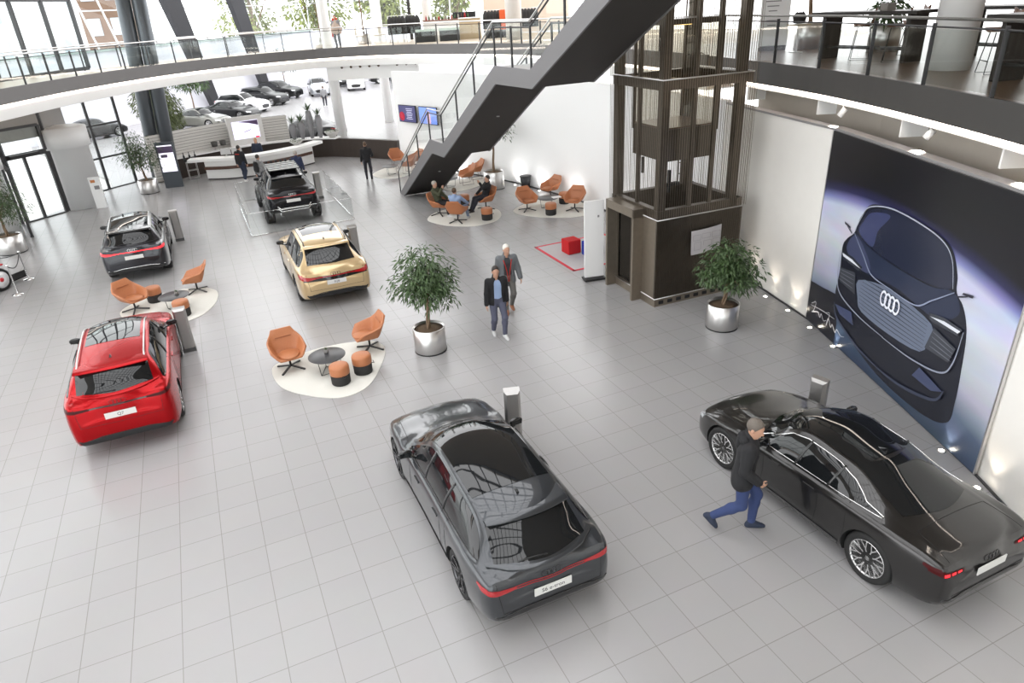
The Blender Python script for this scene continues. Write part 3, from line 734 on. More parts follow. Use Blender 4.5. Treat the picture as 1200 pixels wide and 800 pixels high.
m = MB(); m.ribbon([(x, y) for x, y in CT[:22]], 1.0, 1.06, .62); m.build('counter_top', white, cr)
# roof with skylights over the hall and glazing behind the camera
m = MB()
for (x0, x1, y0, y1) in ((-21, -15, -16, 34), (-15, 3, -16, -9), (-15, 3, 22, 40), (3, 24, -16, 34)): m.box(((x0 + x1) / 2, (y0 + y1) / 2, 14.8), (x1 - x0, y1 - y0, .5))
struct(m.build('ceiling', noisy('ceiling_panel', (.36, .31, .26), (.40, .35, .29), 1, .7)))
m = MB()
for k in range(14): m.bar((-15 + k * 1.385, -9, 14.7), (-15 + k * 1.385, 22, 14.7), .10, .3)
for k in range(19): m.bar((-15, -9 + k * 1.72, 14.7), (3, -9 + k * 1.72, 14.7), .10, .3)
struct(m.build('window_skylight', anthr))
glazing((-20.8, -15.8), (6, -15.8), 0, 14.5, 16, 8, .14)
m = MB(); m.box((11, -15.8, 7), (10, .3, 15)); struct(m.build('wall_behind', wallm))
m = MB(); m.box((22, 6, 10), (.3, 42, 9.5)); struct(m.build('wall_far_right', mat('wall_beige', (.6, .55, .5), .7)))

# ------------------------------------------------------------------ staircase
ph = math.radians(-67); st = thing('staircase', 'dark grey steel staircase with glass railing rising to the right', 'staircase', (-4.533, 30.005, 0), ph)
WD = 1.75
up = [(0, 0), (5.14, 3.01), (6.56, 3.05), (11.51, 5.77), (13.69, 5.78), (20.5, 9.5)]
lo = [(.65, 0), (5.24, 2.53), (6.55, 2.58), (11.5, 5.31), (13.74, 5.35), (20.9, 9.1)]
def slab(poly, y0, y1, mb):
    n = len(poly); vs = [(t, y, z) for y in (y0, y1) for t, z in poly]
    mb.add(vs, [tuple(range(n)), tuple(range(n, 2 * n))[::-1]] + [(i, n + i, n + (i + 1) % n, (i + 1) % n) for i in range(n)])
for nm, y0, y1 in (('stringer', 0., .05), ('stringer', WD - .05, WD)):
    m = MB(); slab(up + lo[::-1], y0, y1, m); m.build(nm, stair_side, st, fixn=True)
m = MB(); slab([(a, b + .02) for a, b in lo] + [(a, b + .06) for a, b in lo[::-1]], .05, WD - .05, m); m.build('underside', stair_under, st, fixn=True)
m = MB()
for (t0, z0), (t1, z1) in ((up[0], up[1]), (up[2], up[3]), (up[4], up[5])):
    k = int((z1 - z0) / .17)
    for i in range(k): t = lin(t0, t1, (i + .5) / k); m.box((t + .1, WD / 2, lin(z0, z1, (i + .5) / k) - .08), ((t1 - t0) / k + .03, WD - .1, .05))
for (t0, z0), (t1, z1) in ((up[1], up[2]), (up[3], up[4])): m.box(((t0 + t1) / 2, WD / 2, z0 - .06), (t1 - t0 + .1, WD - .1, .05))
m.build('treads', mat('tread_grey', (.30, .29, .28), .5), st)
gl = clear_glass('stair_glass', (.94, .97, .96), .06)
for y in (.025, WD - .025):
    top = [Vector((t, y, z + 1.05)) for t, z in up]; top[0] = Vector((.0, y, 1.05))
    m = MB(); m.tube(top, .024, 8); m.build('handrail', steel, st)
    m = MB(); m.tube([p - Vector((0, 0, .13)) for p in top], .022, 6); m.build('lower_rail', anthr, st)
    m = MB()
    for (a, b) in zip(up, up[1:]): m.add([(a[0], y, a[1] + .06), (b[0], y, b[1] + .06), (b[0], y, b[1] + .9), (a[0], y, a[1] + .9)], [(0, 1, 2, 3)])
    m.build('glass_panel', gl, st)
    for (a, b), n in zip(zip(up, up[1:]), (3, 1, 3, 2, 4)):
        for i in range(n):
            u = i / n; t = lin(a[0], b[0], u); z = lin(a[1], b[1], u); m = MB(); m.box((t + .03, y, z + .45), (.05, .04, 1.0)); m.build('post', anthr, st)
for t, z in ((3.2, 1.40), (9.5, 4.18), (17.2, 7.2)):
    m = MB(); m.lathe([(.05, 0), (.05, -.02), (0, -.02)], 14, (t, WD / 2, z)); m.build('downlight', mat('downlight_ring', (.5, .5, .5), .3, .5), st)

# ------------------------------------------------------------------ lift tower
LX, LY = 2.52, 2.20
lt = thing('lift_tower', 'bronze steel lift tower with rod screens and glass cabin', 'lift', (3.714, 16.071, 0), math.radians(21.2))
sq = lambda p, z0, z1, s: MB().box((p[0], p[1], (z0 + z1) / 2), (s, s, z1 - z0))
m = MB(); m.box((LX / 2, LY / 2, .10), (LX, LY, .20)); m.build('plinth', bronze_l, lt)
for k in range(9): m = MB(); m.box((.2 + k * .27, -.004, .10), (.14, .02, .09)); m.build('plinth_slot', dark, lt)
for z in (.21, 2.285, 5.5, 8.7): m = MB(); m.tube([(0, LY, z), (0, 0, z), (LX, 0, z), (LX, LY, z)], .017, 6); m.build('chrome_line', steel, lt)
rib = noisy('ribbed_bronze_panel', (.10, .085, .068), (.125, .105, .085), 4, .3, .85)
m = MB(); m.box((LX / 2, .04, 1.24), (LX, .05, 2.06))
for k in range(52): m.box((.03 + k * .0478, .008, 1.24), (.022, .02, 2.04))
m.build('ribbed_panel', rib, lt)
for y_, w_ in ((.33, .62), (2.06, .26)): m = MB(); m.box((.04, y_, 1.24), (.06, w_, 2.06)); m.build('side_panel', bronze_l, lt)
m = MB(); m.box((LX, LY / 2, 1.24), (.05, LY, 2.06)); m.box((LX / 2, LY, 1.24), (LX, .05, 2.06)); m.build('rear_panel', bronze, lt)
pf = MB(); pf.box((-.10, .68, 1.22), (.36, .08, 2.44)); pf.box((-.10, 1.98, 1.22), (.36, .08, 2.44)); pf.box((-.10, 1.33, 2.34), (.36, 1.38, .22)); 
pf.build('portal_frame', bronze_l, lt)
m = MB(); m.box((.12, 1.33, 1.14), (.04, 1.24, 2.26)); dr = m.build('lift_door', mat('lift_door_glass', (.012, .011, .010), .08, coat=.5), lt)
m = MB(); m.box((.095, 1.33, 1.14), (.02, .03, 2.26)); m.build('door_seam', bronze, dr)
for x in (.12, LX - .28):
    for y in (.12, LY - .12):
        m = sq((x, y), 2.28, 11.5, .20); m.build('corner_post', bronze, lt)
for x, y in ((.95, .10), (1.55, .10), (.10, 1.1)):
    m = sq((x, y), 2.28, 11.5, .09); m.build('inner_post', bronze, lt)
for z in (2.40, 5.38, 8.6):
    m = MB(); m.box((LX / 2, .10, z), (LX, .16, .22)); m.box((.10, LY / 2, z), (.16, LY, .22)); m.box((LX / 2, LY - .10, z), (LX, .16, .22)); m.box((LX - .1, LY / 2, z), (.16, LY, .22)); m.build('ring_beam', bronze, lt)
for nm, a, b in (('f', (0, 0), (LX + .12, 0)), ('l', (0, 0), (0, LY + .12)), ('r', (LX + .12, 0), (LX + .12, LY)), ('b', (0, LY + .12), (LX, LY + .12))):
    m = MB(); n = 40
    for k in range(n + 1):
        x, y = lin(a[0], b[0], k / n), lin(a[1], b[1], k / n); m.box((x, y, 6.9), (.007, .007, 9.2))
    m.build('rod_screen', bronze_l, lt)
cb = MB(); cb.box((1.15, 1.15, 3.95), (1.45, 1.45, .75)); cab = cb.build('cabin', rib, lt)
m = MB(); m.box((1.15, 1.15, 4.34), (1.40, 1.40, .04)); m.build('cabin_floor', wood_floor, cab)
for a, b in (((.43, .43), (1.87, .43)), ((.43, .43), (.43, 1.87)), ((1.87, .43), (1.87, 1.87)), ((.43, 1.87), (1.87, 1.87))):
    m = MB(); m.add([(*a, 4.35), (*b, 4.35), (*b, 6.6), (*a, 6.6)], [(0, 1, 2, 3)]); m.build('cabin_glass', clear_glass('cabin_glass', (.82, .80, .74), .12), cab)
m = MB()
for x in (.43, 1.87):
    for y in (.43, 1.87): m.box((x, y, 5.4), (.06, .06, 2.4))
m.box((1.15, 1.15, 6.65), (1.5, 1.5, .12)); m.build('cabin_frame', bronze, cab)
m = MB(); 
for y in (.5, 1.8): m.tube([(.5, y, 5.25), (1.8, y, 5.25)], .018, 6)
m.build('cabin_handrail', mat('brass', (.7, .45, .15), .3, 1.), cab)
m = MB(); m.bar((1.0, 1.15, 6.57), (1.4, 1.15, 6.57), .3, .03); m.build('cabin_lamp', mat('lamp_amber', (1, .7, .3), .5, emit=(1, .62, .2), es=3.), cab)
m = MB()
for x in (1.95, 2.2): m.tube([(x, LY - .2, 2.3), (x, LY - .2, 8)], .018, 6)
for k in range(19): m.tube([(1.95, LY - .2, 2.5 + k * .3), (2.2, LY - .2, 2.5 + k * .3)], .012, 5)
m.build('ladder', bronze, lt)
m = MB(); m.bar((.5, .5, 3.0), (.9, .5, 3.0), .08, .08); m.bar((.62, .5, 2.8), (.62, .5, 3.35), .06, .06); m.bar((.3, 1.2, 3.2), (.3, 1.2, 3.6), .05, .05); m.build('buffer', dark, lt)
R2 = Matrix.Rotation(math.radians(21.2), 3, 'Z'); lp = lambda x, y, z: Vector((3.714, 16.071, 0)) + R2 @ Vector((x, y, z))
# notice sheets
m = MB(); P = []
for i in range(11):
    u = i / 10; P.append([lp(.98 + u * .92, -.05 - .05 * math.sin(PI * u) - .04 * (1 - u) * (1 - v), 1.28 + .62 * v + .05 * (u - .5)) for v in (0, .5, 1)])
m.grid(P); s = tag(m.build('notice_sheet', noisy('notice_paper', (.42, .40, .41), (.50, .48, .49), 2, .5)), 'large pale grey printed sheet hung on the ribbed lift base', 'notice')
m = MB()
for (x, z, w, h) in ((1.12, 1.70, .22, .14), (1.40, 1.72, .25, .12), (1.70, 1.72, .25, .14), (1.15, 1.48, .2, .2), (1.45, 1.5, .24, .18), (1.72, 1.5, .22, .2)):
    for e in (-1, 1): m.box(lp(x, -.112, z + e * h / 2), (w, .003, .006), math.radians(21.2)); m.box(lp(x + e * w / 2, -.112, z), (.006, .003, h), math.radians(21.2))
m.build('printed_lines', mat('print_grey', (.25, .24, .25), .6), s)
m = MB(); m.box(lp(.094, 1.10, 1.62), (.005, .26, .32), math.radians(21.2)); tag(m.build('notice_sheet', mat('paper_white', (.85, .85, .85), .5)), 'small white paper taped on the lift door', 'notice')

# ------------------------------------------------------------------ mural
A0 = Vector((7.145, 14.77, 0)); B0 = Vector((7.305, 8.75, 0)); du = (B0 - A0).normalized(); nm_ = Vector((du.y, -du.x, 0)); 
if nm_.x > 0: nm_ = -nm_
def mu(u, v, k=0): return (u, -.0 - k * .0012, v)      # local: x along the panel, -y towards the room
mr = thing('mural', 'tall wall print of a dark concept car before a glowing planet', 'mural', (A0.x, A0.y, 0), math.atan2(du.y, du.x))
mm = mat('mural_print', (.01, .01, .015), .28); nt = mm.node_tree; b = nt.nodes['Principled BSDF']; L = nt.links.new
tc = nt.nodes.new('ShaderNodeTexCoord'); sx = nt.nodes.new('ShaderNodeSeparateXYZ'); L(tc.outputs['Object'], sx.inputs['Vector'])
def M2(op, a, b_):
    n = nt.nodes.new('ShaderNodeMath'); n.operation = op
    for i, q in enumerate((a, b_)):
        if hasattr(q, 'links') or hasattr(q, 'node'): L(q, n.inputs[i])
        else: n.inputs[i].default_value = q
    return n.outputs[0]
# printed planet: a wide disc whose rim glows blue white; the print fades to blue grey at the foot
dx = M2('SUBTRACT', sx.outputs['X'], 2.4); dz = M2('SUBTRACT', sx.outputs['Z'], -11.5)
rad = M2('SQRT', M2('ADD', M2('MULTIPLY', dx, dx), M2('MULTIPLY', dz, dz)), 0.)
ra = nt.nodes.new('ShaderNodeValToRGB'); rf = M2('DIVIDE', M2('SUBTRACT', rad, 11.6), 4.0); L(rf, ra.inputs['Fac'])
el = ra.color_ramp.elements; el[0].position = 0.; el[0].color = (.035, .06, .11, 1); el[1].position = 1.; el[1].color = (.010, .010, .013, 1)
for p, c in ((.12, (.07, .11, .18, 1)), (.24, (.13, .18, .27, 1)), (.36, (.50, .54, .66, 1)), (.60, (.74, .76, .86, 1)), (.75, (.68, .71, .90, 1)), (.79, (.26, .27, .58, 1)), (.83, (.03, .03, .10, 1)), (.88, (.011, .011, .016, 1))):
    e = el.new(p); e.color = c
nz = nt.nodes.new('ShaderNodeTexNoise'); nz.inputs['Scale'].default_value = 1.1; mp = nt.nodes.new('ShaderNodeMapping'); mp.inputs['Scale'].default_value = (.6, 1, 2.2); L(tc.outputs['Object'], mp.inputs['Vector']); L(mp.outputs['Vector'], nz.inputs['Vector'])
mx = nt.nodes.new('ShaderNodeMix'); mx.data_type = 'RGBA'; mx.blend_type = 'MULTIPLY'; mx.inputs['Factor'].default_value = .35; L(ra.outputs['Color'], mx.inputs['A']); L(nz.outputs['Color'], mx.inputs['B']); L(mx.outputs['Result'], b.inputs['Base Color'])
m = MB(); m.box((2.975, .02, 2.225), (6.15, .04, 4.39)); m.build('print_panel', mm, mr)
for x in (-.11, 6.06): m = MB(); m.box((x, .02, 2.225), (.03, .05, 4.40)); m.build('panel_edge', steel, mr)
LY_ = [1]
def layer(name, pts, col, rough=.28, smooth_n=6, closed=True, emis=None):
    LY_[0] += 1; k = LY_[0]
    P = spline([(u, 0, v) for u, v in pts], smooth_n, True) if smooth_n > 1 else [Vector((u, 0, v)) for u, v in pts]
    m = MB(); m.add([(p.x, -.002 - k * .0008, p.z) for p in P], [tuple(range(len(P)))])
    bm_name = 'print_%02d' % k
    return m.build(name, mat(bm_name, col, rough), mr)
def stroke(name, pts, r, col, n=8):
    LY_[0] += 1; k = LY_[0]; P = spline([(u, 0, v) for u, v in pts], n); m = MB(); vs = []; 
    for i, p in enumerate(P):
        t = (P[min(i + 1, len(P) - 1)] - P[max(i - 1, 0)]).normalized(); q = Vector((-t.z, 0, t.x)); w = r * (.35 + .65 * math.sin(PI * min(max(i / (len(P) - 1), .04), .96)))
        for s in (-1, 1): c = p + q * (s * w); vs.append((c.x, -.002 - k * .0008, c.z))
    m.add(vs, [(2 * i, 2 * i + 1, 2 * i + 3, 2 * i + 2) for i in range(len(P) - 1)]); return m.build(name, mat('print_%02d' % k, col, .28), mr)
layer('print_dark_ground', [(-.12, .04), (-.12, .98), (.5, 1.04), (1.06, 1.12), (1.3, .5), (1.3, .04)], (.012, .013, .02), .28, 1)
layer('print_car_body', [(1.38, 2.62), (1.15, 2.42), (1.02, 2.2), (1.07, 1.66), (1.04, 1.1), (1.2, .7), (1.7, .48), (3.1, .2), (4.5, .22), (5.2, .45), (5.27, .9), (5.22, 1.5), (5.12, 2.1), (4.92, 2.45), (4.68, 2.63), (4.6, 2.9), (4.35, 3.24), (3.9, 3.38), (3.0, 3.45), (2.2, 3.4), (1.75, 3.28), (1.5, 2.95)], (.012, .014, .024))
layer('print_windscreen', [(1.47, 2.67), (1.6, 2.97), (1.81, 3.22), (2.6, 3.40), (3.43, 3.38), (4.11, 3.28), (4.4, 3.1), (4.57, 2.67), (3.99, 2.50), (2.84, 2.47), (2.0, 2.52)], (.022, .026, .05), .2)
layer('print_windscreen_glow', [(1.56, 2.68), (1.66, 2.95), (1.9, 3.18), (2.5, 3.28), (2.2, 2.9), (2.1, 2.55)], (.05, .06, .14), .2)
layer('print_bonnet', [(1.45, 2.6), (2.0, 2.5), (2.84, 2.44), (3.99, 2.47), (4.62, 2.6), (4.85, 2.3), (4.3, 2.0), (3.1, 2.08), (1.9, 1.98), (1.2, 2.2)], (.026, .034, .068))
layer('print_bonnet_side', [(1.45, 2.58), (1.9, 2.4), (2.2, 2.08), (1.85, 1.98), (1.2, 2.2)], (.055, .065, .13))
layer('print_grille', [(1.84, 1.75), (2.73, 1.97), (3.4, 1.98), (4.28, 1.87), (4.30, 1.6), (4.15, 1.27), (3.2, 1.15), (2.15, 1.17), (1.92, 1.4)], (.15, .18, .25), .28, 3)
for r_ in range(9):
    stroke('print_grille_line', [(1.95 + abs(r_ - 4) * .02, 1.25 + r_ * .075), (3.05, 1.24 + r_ * .082), (4.2, 1.30 + r_ * .07)], .008, (.035, .04, .06))
for sgn in (0, 1):
    f = (lambda u: u) if sgn == 0 else (lambda u: 6.09 - u)
    layer('print_headlamp', [(f(1.04), 2.12), (f(1.5), 2.13), (f(1.91), 2.05), (f(1.83), 1.93), (f(1.13), 1.98)], (.05, .055, .07), .2, 1)
    layer('print_lamp_light', [(f(1.08), 2.08), (f(1.5), 2.07), (f(1.86), 2.00), (f(1.5), 2.01), (f(1.13), 2.02)], (.75, .78, .85), .2, 1)
    layer('print_intake', [(f(1.08), 1.76), (f(1.7), 1.86), (f(1.82), 1.42), (f(1.17), 1.46)], (.05, .055, .07), .28, 1)
    for q in range(4): stroke('print_intake_line', [(f(1.12), 1.72 - q * .07), (f(1.7), 1.78 - q * .09)], .009, (.16, .17, .2), 4)
    layer('print_lower_blade', [(f(1.13), .92), (f(1.82), 1.02), (f(1.97), .78), (f(1.4), .78)], (.06, .075, .15), .28, 1)
    stroke('print_body_edge', [(f(1.42), 2.62), (f(1.9), 2.28), (f(2.3), 2.02), (f(3.05), 2.0)], .014, (.28, .32, .45))
    stroke('print_body_edge', [(f(1.0), 2.1), (f(1.06), 1.5), (f(1.3), 1.2), (f(2.1), 1.05), (f(3.05), 1.02)], .016, (.30, .33, .42))
    stroke('print_body_edge', [(f(1.1), .95), (f(1.3), .66), (f(2.2), .42), (f(3.05), .36)], .03, (.05, .06, .10))
    layer('print_mirror', [(f(.98), 2.74), (f(1.22), 2.70), (f(1.24), 2.66), (f(1.0), 2.69)], (.03, .03, .05), .28, 1)
    stroke('print_mirror_stalk', [(f(1.10), 2.68), (f(1.34), 2.58)], .015, (.03, .03, .05), 4)
stroke('print_roof_edge', [(1.44, 2.68), (1.58, 2.97), (1.80, 3.26), (2.5, 3.43), (3.4, 3.42), (4.1, 3.32), (4.44, 3.1), (4.62, 2.66)], .013, (.42, .45, .55))
LY_[0] += 1
for k in range(4):
    m = MB(); c = (2.84 + k * .145, 1.76); P = []
    for i in range(33):
        a = 2 * PI * i / 32; P.append([(c[0] + r * math.cos(a) * .85, -.002 - (LY_[0] + k) * .0008, c[1] + r * math.sin(a) * 1.25) for r in (.088, .128)])
    m.grid(P, 0, False); m.build('print_ring', mat('print_ring_light', (.80, .83, .9), .28), mr)
LY_[0] += 4
stroke('print_signature', [(.15, .52), (.35, .62), (.30, .40), (.22, .33), (.5, .44), (.62, .36), (.66, .46), (.8, .36), (.92, .42)], .012, (.55, .56, .6))
stroke('print_signature', [(.85, .58), (1.02, .62), (.95, .30), (1.0, .5), (1.15, .36), (1.2, .44), (1.36, .33), (1.42, .42), (1.6, .36), (1.75, .40)], .012, (.55, .56, .6))
stroke('print_signature', [(.12, .47), (.7, .56), (1.25, .60)], .008, (.55, .56, .6))
p_grey = paint('dark_grey_metallic_paint', (.042, .046, .052))
p_blk = paint('brown_black_metallic_paint', (.020, .019, .0185))
p_red = paint('red_metallic_paint', (.36, .002, .005), .55, .25, .15, .2)
p_gold = paint('champagne_gold_paint', (.60, .44, .24), .55, .3)
p_dgrey = paint('blue_black_paint', (.018, .019, .026))
p_off = paint('black_showcar_paint', (.008, .008, .010), .1, .22, 0., .35)
# the near wagon
K = car_keys(4.86, 1.90, 1.48, 2.95, .90, 'wagon', .365)
make_car('wagon_car', 'dark grey metallic estate car with glass roof, nearest the bottom edge', (-.644, 8.587), HEAD, K,
         dict(paint=p_grey, roof_glass=(K['xr'] + 1.18, K['xf'] - 1.98, .93), text='S6 e-tron', lamp=red_lens, twin_bar=True, wheel='five', rim=rim_d, lamp_h=.07, rear_trim=gloss_black, badge=gloss_black, spoiler=p_grey))
K = car_keys(4.72, 1.86, 1.41, 2.85, .88, 'sedan', .37)
make_car('sedan_car', 'black brown saloon car with bright spoked wheels parked beside the mural', (4.786, 8.373), HEAD, K,
         dict(paint=p_blk, roof_glass=(K['xr'] + 1.62, K['xf'] - 2.06, .90), trim=chrome, segments=True, lamp=mat('dark_red_lamp', (.05, .002, .003), .3, spec=.2), wheel='twin', rim=rim_l, badge=gloss_black, bar=False, plate_dz=.10, rear_trim=gloss_black, mirror=gloss_black))
K = car_keys(4.96, 1.90, 1.72, 2.995, .92, 'suv', .38)
make_car('suv_car', 'red metallic family SUV with silver roof rails', (-8.26, 13.18), HEAD, K,
         dict(paint=p_red, roof_glass=(K['xr'] + 1.55, K['xf'] - 2.1, .80), rails=mat('satin_silver', (.6, .6, .6), .3, .9), text='Q7', lamp=mat('dark_red_lamp', (.05, .002, .003), .3, spec=.2), wheel='ten', rim=rim_l, spoiler=p_red, badge=mat('dark_badge', (.1, .01, .012), .3), bar_m=gloss_black, lamp_h=.06, plate_dz=.17, clad=dark, rear_trim=dark))
K = car_keys(4.78, 1.92, 1.63, 2.89, .90, 'suv', .37)
make_car('suv_car', 'blue black SUV with a lit red light bar, parked left of the gold car', (-12.515, 22.69), HEAD, K,
         dict(paint=p_dgrey, roof_glass=(K['xr'] + .95, K['xf'] - 2.0, .90), rails=mat('satin_silver', (.6, .6, .6), .3, .9), lamp=red_lit, bar_m=red_lit, lamp_h=.06, wheel='ten', rim=rim_d, spoiler=gloss_black))
K = car_keys(4.99, 1.99, 1.70, 2.995, .95, 'coupe', .39)
make_car('suv_car', 'champagne gold SUV with sloping tail beside the potted tree', (-5.645, 19.78), HEAD, K,
         dict(paint=p_gold, band=True, roof_glass=(K['xr'] + 1.65, K['xf'] - 2.05, .78), rails=gloss_black, lamp=red_lens, lamp_h=.10, wheel='five', rim=rim_d, spoiler=p_gold, clad=dark, badge=gloss_black, rear_trim=dark, text='SQ8', handle=p_gold))
K = car_keys(4.77, 1.94, 1.62, 2.90, .88, 'coupe', .41, lift=.24)
K['gap'] = .05
off = make_car('offroad_car', 'black lifted off-road show car with roof rack inside the glass barrier', (-8.92, 28.06), HEAD, K,
         dict(paint=p_off, lamp=red_lens, bar_m=red_lens, lamp_h=.07, wheel='block', rim=rim_d, spoiler=gloss_black, flare=.20, clad=gloss_black, tyre=.34, track=.12, text=None))
# roof rack, rear step and auxiliary lamps of the show car
rk = MB(); zr = 1.93
for y in (-.58, .58): rk.tube([(-1.25, y, zr), (.35, y, zr + .02)], .022, 8); 
for i in range(8):
    x = -1.2 + i * .21; pass
for y in (-.55, .55):
    for x in (-1.1, -.4, .25): rk.tube([(x, y, zr), (x, y * .98, zr - .10)], .016, 6)
rk.box((-.45, 0, zr - .01), (1.6, 1.14, .01)); rack = rk.build('roof_rack', dark, off)
for i in range(5):
    x = -1.15 + i * .34; sl = MB(); sl.bar((x, -.58, zr + .012), (x, .58, zr + .012), .085, .02); sl.build('slat', mat('satin_silver', (.6, .6, .6), .3, .9), rack)
lb = MB()
for i in range(6): lb.lathe([(.0, .0), (.05, .0), (.055, .03), (.03, .08)], 12, (.40, (i - 2.5) * .19, zr + .05), 0, 'x')
lb.build('auxiliary_lamp', dark, rack)
st = MB()
for z in (.62, .70): st.tube([(-2.45, -.62, z + .12), (-2.50, -.5, z), (-2.50, .5, z), (-2.45, .62, z + .12)], .02, 8)
st.build('rear_guard_bar', chrome, off)
st = MB()
for y in (-.55, .55): st.tube([(-2.42, y, .62), (-2.50, y, .50), (-2.50, y * .9, .42)], .014, 8)
st.build('tow_eye', chrome, off)
# ------------------------------------------------------------------ seats, tables, plants, stands
def shell_mesh(m_name, parent, z=.0):
    """faceted lounge shell facing +x, open seat, low arms, high back; made as a sheet and thickened"""
    pts = {'fl': (.34, .23, .40), 'fr': (.34, -.23, .40), 'bl': (-.16, .22, .37), 'br': (-.16, -.22, .37), 'al': (.20, .37, .57), 'ar': (.20, -.37, .57), 'bal': (-.20, .36, .66), 'bar': (-.20, -.36, .66),
           'ml': (-.26, .25, .60), 'mr': (-.26, -.25, .60), 'tl': (-.38, .22, .88), 'tr': (-.38, -.22, .88), 'wl': (-.31, .29, .76), 'wr': (-.31, -.29, .76)}
    k = list(pts); ix = {n: i for i, n in enumerate(k)}
    F = [('fl', 'bl', 'br', 'fr'), ('bl', 'ml', 'mr', 'br'), ('ml', 'wl', 'tl', 'tr', 'wr', 'mr'), ('fl', 'al', 'bal', 'bl'), ('fr', 'br', 'bar', 'ar'), ('bl', 'bal', 'wl', 'ml'), ('br', 'mr', 'wr', 'bar')]
    m = MB(); m.add([pts[n] for n in k], [[ix[n] for n in f] for f in F], 0, True); o = m.build(m_name, leather, parent, fixn=True)
    at_ = o.data.attributes.new('crease_edge', 'FLOAT', 'EDGE'); at_.data.foreach_set('value', [.72] * len(o.data.edges))
    return bake(o, [('SUBSURF', dict(levels=2, render_levels=2, boundary_smooth='PRESERVE_CORNERS')), ('SOLIDIFY', dict(thickness=.05, offset=1. if False else -1.)), ('BEVEL', dict(width=.012, segments=2, limit_method='ANGLE'))])
def make_chair():
    t = thing('lounge_chair', 'x', 'chair'); shell_mesh('shell', t)
    m = MB(); m.lathe([(0, .455), (.24, .445), (.275, .42), (.27, .405), (0, .40)], 24, (.10, 0, 0)); c = m.build('seat_cushion', leather, t); c.scale = (1., .86, 1)
    m = MB(); m.box((-.275, 0, .70), (.015, .36, .012), M=Matrix.Rotation(.4, 3, 'Y')); m.build('back_seam', mat('leather_seam', (.28, .09, .03), .6), t)
    m = MB(); m.tube([(0, 0, .35), (0, 0, .09)], .025, 10); m.lathe([(0, .365), (.12, .36), (.12, .345), (0, .34)], 16); m.build('stem', dark, t)
    for k in range(4):
        a = PI / 4 + k * PI / 2; m = MB(); m.bar((0, 0, .085), (.36 * math.cos(a), .36 * math.sin(a), .02), .04, .028); m.build('leg', dark, t)
    return t
chair0 = make_chair(); used = []
def chair(x, y, face, label, group):
    rz = math.radians(face)
    if not used: used.append(1); chair0.location = (x, y, .012); chair0.rotation_euler.z = rz; chair0['label'] = label; chair0['group'] = group; return chair0
    return dup(chair0, (x, y, .012), rz, label, group)
def make_wire_chair():
    t = thing('wire_leg_chair', 'x', 'chair'); shell_mesh('shell', t)
    for s in (1, -1):
        m = MB(); m.tube([(.28, s * .20, .39), (.30, s * .26, .01), (-.22, s * .26, .01), (-.16, s * .2, .38)], .009, 6); m.build('leg', dark, t)
    return t
wire0 = make_wire_chair(); used2 = []
def wchair(x, y, face, label, group):
    if not used2: used2.append(1); r = wire0; r.location = (x, y, .012); r.rotation_euler.z = math.radians(face); r['label'] = label; r['group'] = group; return r
    return dup(wire0, (x, y, .012), math.radians(face), label, group)
def make_stool():
    t = thing('pouf_stool', 'x', 'stool')
    m = MB(); m.lathe([(0, 0), (.19, 0), (.205, .02), (.21, .24)], 32); m.build('fabric_base', black_fab, t)
    m = MB(); m.lathe([(.212, .235), (.216, .26), (.216, .40), (.20, .435), (.15, .45), (0, .452)], 32); m.build('leather_seat', leather, t)
    m = MB(); m.tube([(.10, -.19, .235), (.15, -.215, .215), (.20, -.14, .235)], .008, 6); m.build('pull_strap', dark, t)
    return t
stool0 = make_stool(); used3 = []
def stool(x, y, label, group, rz=0.):
    if not used3: used3.append(1); stool0.location = (x, y, .012); stool0['label'] = label; stool0['group'] = group; return stool0
    return dup(stool0, (x, y, .012), rz, label, group)
tabm = mat('dark_grey_table', (.045, .045, .048), .35)
def make_table():
    t = thing('coffee_table', 'x', 'table')
    m = MB(); m.lathe([(0, .385), (.40, .385), (.41, .392), (.41, .40), (.40, .405), (0, .405)], 40); m.build('table_top', tabm, t)
    for k in range(3):
        a = 2 * PI * k / 3; b = a + 2 * PI / 3; m = MB(); p = lambda r, g, z: (r * math.cos(g), r * math.sin(g), z)
        m.tube([p(.30, a, .385), p(.26, a, .008), p(.26, b, .008), p(.30, b, .385)], .008, 6); m.build('leg', dark, t)
    return t
tab0 = make_table(); used4 = []
def table(x, y, label, rz=0.):
    if not used4: used4.append(1); tab0.location = (x, y, .012); tab0['label'] = label; return tab0
    return dup(tab0, (x, y, .012), rz, label)
def rug(pts, label):
    P = spline([(x, y, 0) for x, y in pts], 8, True); c = sum(P, Vector()) / len(P); m = MB(); m.prism([(p.x - c.x, p.y - c.y) for p in P], 0, .012)
    o = m.build('rug', rugm); o.location = (c.x, c.y, .0005); return tag(o, label, 'rug', 'cream rugs under the seat groups')
def table_pot(x, y, z, label):
    t = thing('potted_succulent', label, 'plant', (x, y, z))
    m = MB(); m.lathe([(.035, 0), (.05, .01), (.055, .09), (.048, .09), (.045, .075), (0, .075)], 16); m.build('pot', mat('grey_ceramic', (.22, .21, .20), .5), t)
    m = MB()
    for k in range(14):
        a = k * 2.4; r = .02 + .03 * (k / 14); h = .075 + .08 * (1 - k / 16); m.add([(.012 * math.cos(a + 1.57), .012 * math.sin(a + 1.57), .075), (-.012 * math.cos(a + 1.57), -.012 * math.sin(a + 1.57), .075), (r * 1.4 * math.cos(a), r * 1.4 * math.sin(a), h)], [(0, 1, 2)])
    m.build('leaves', leafm, t)
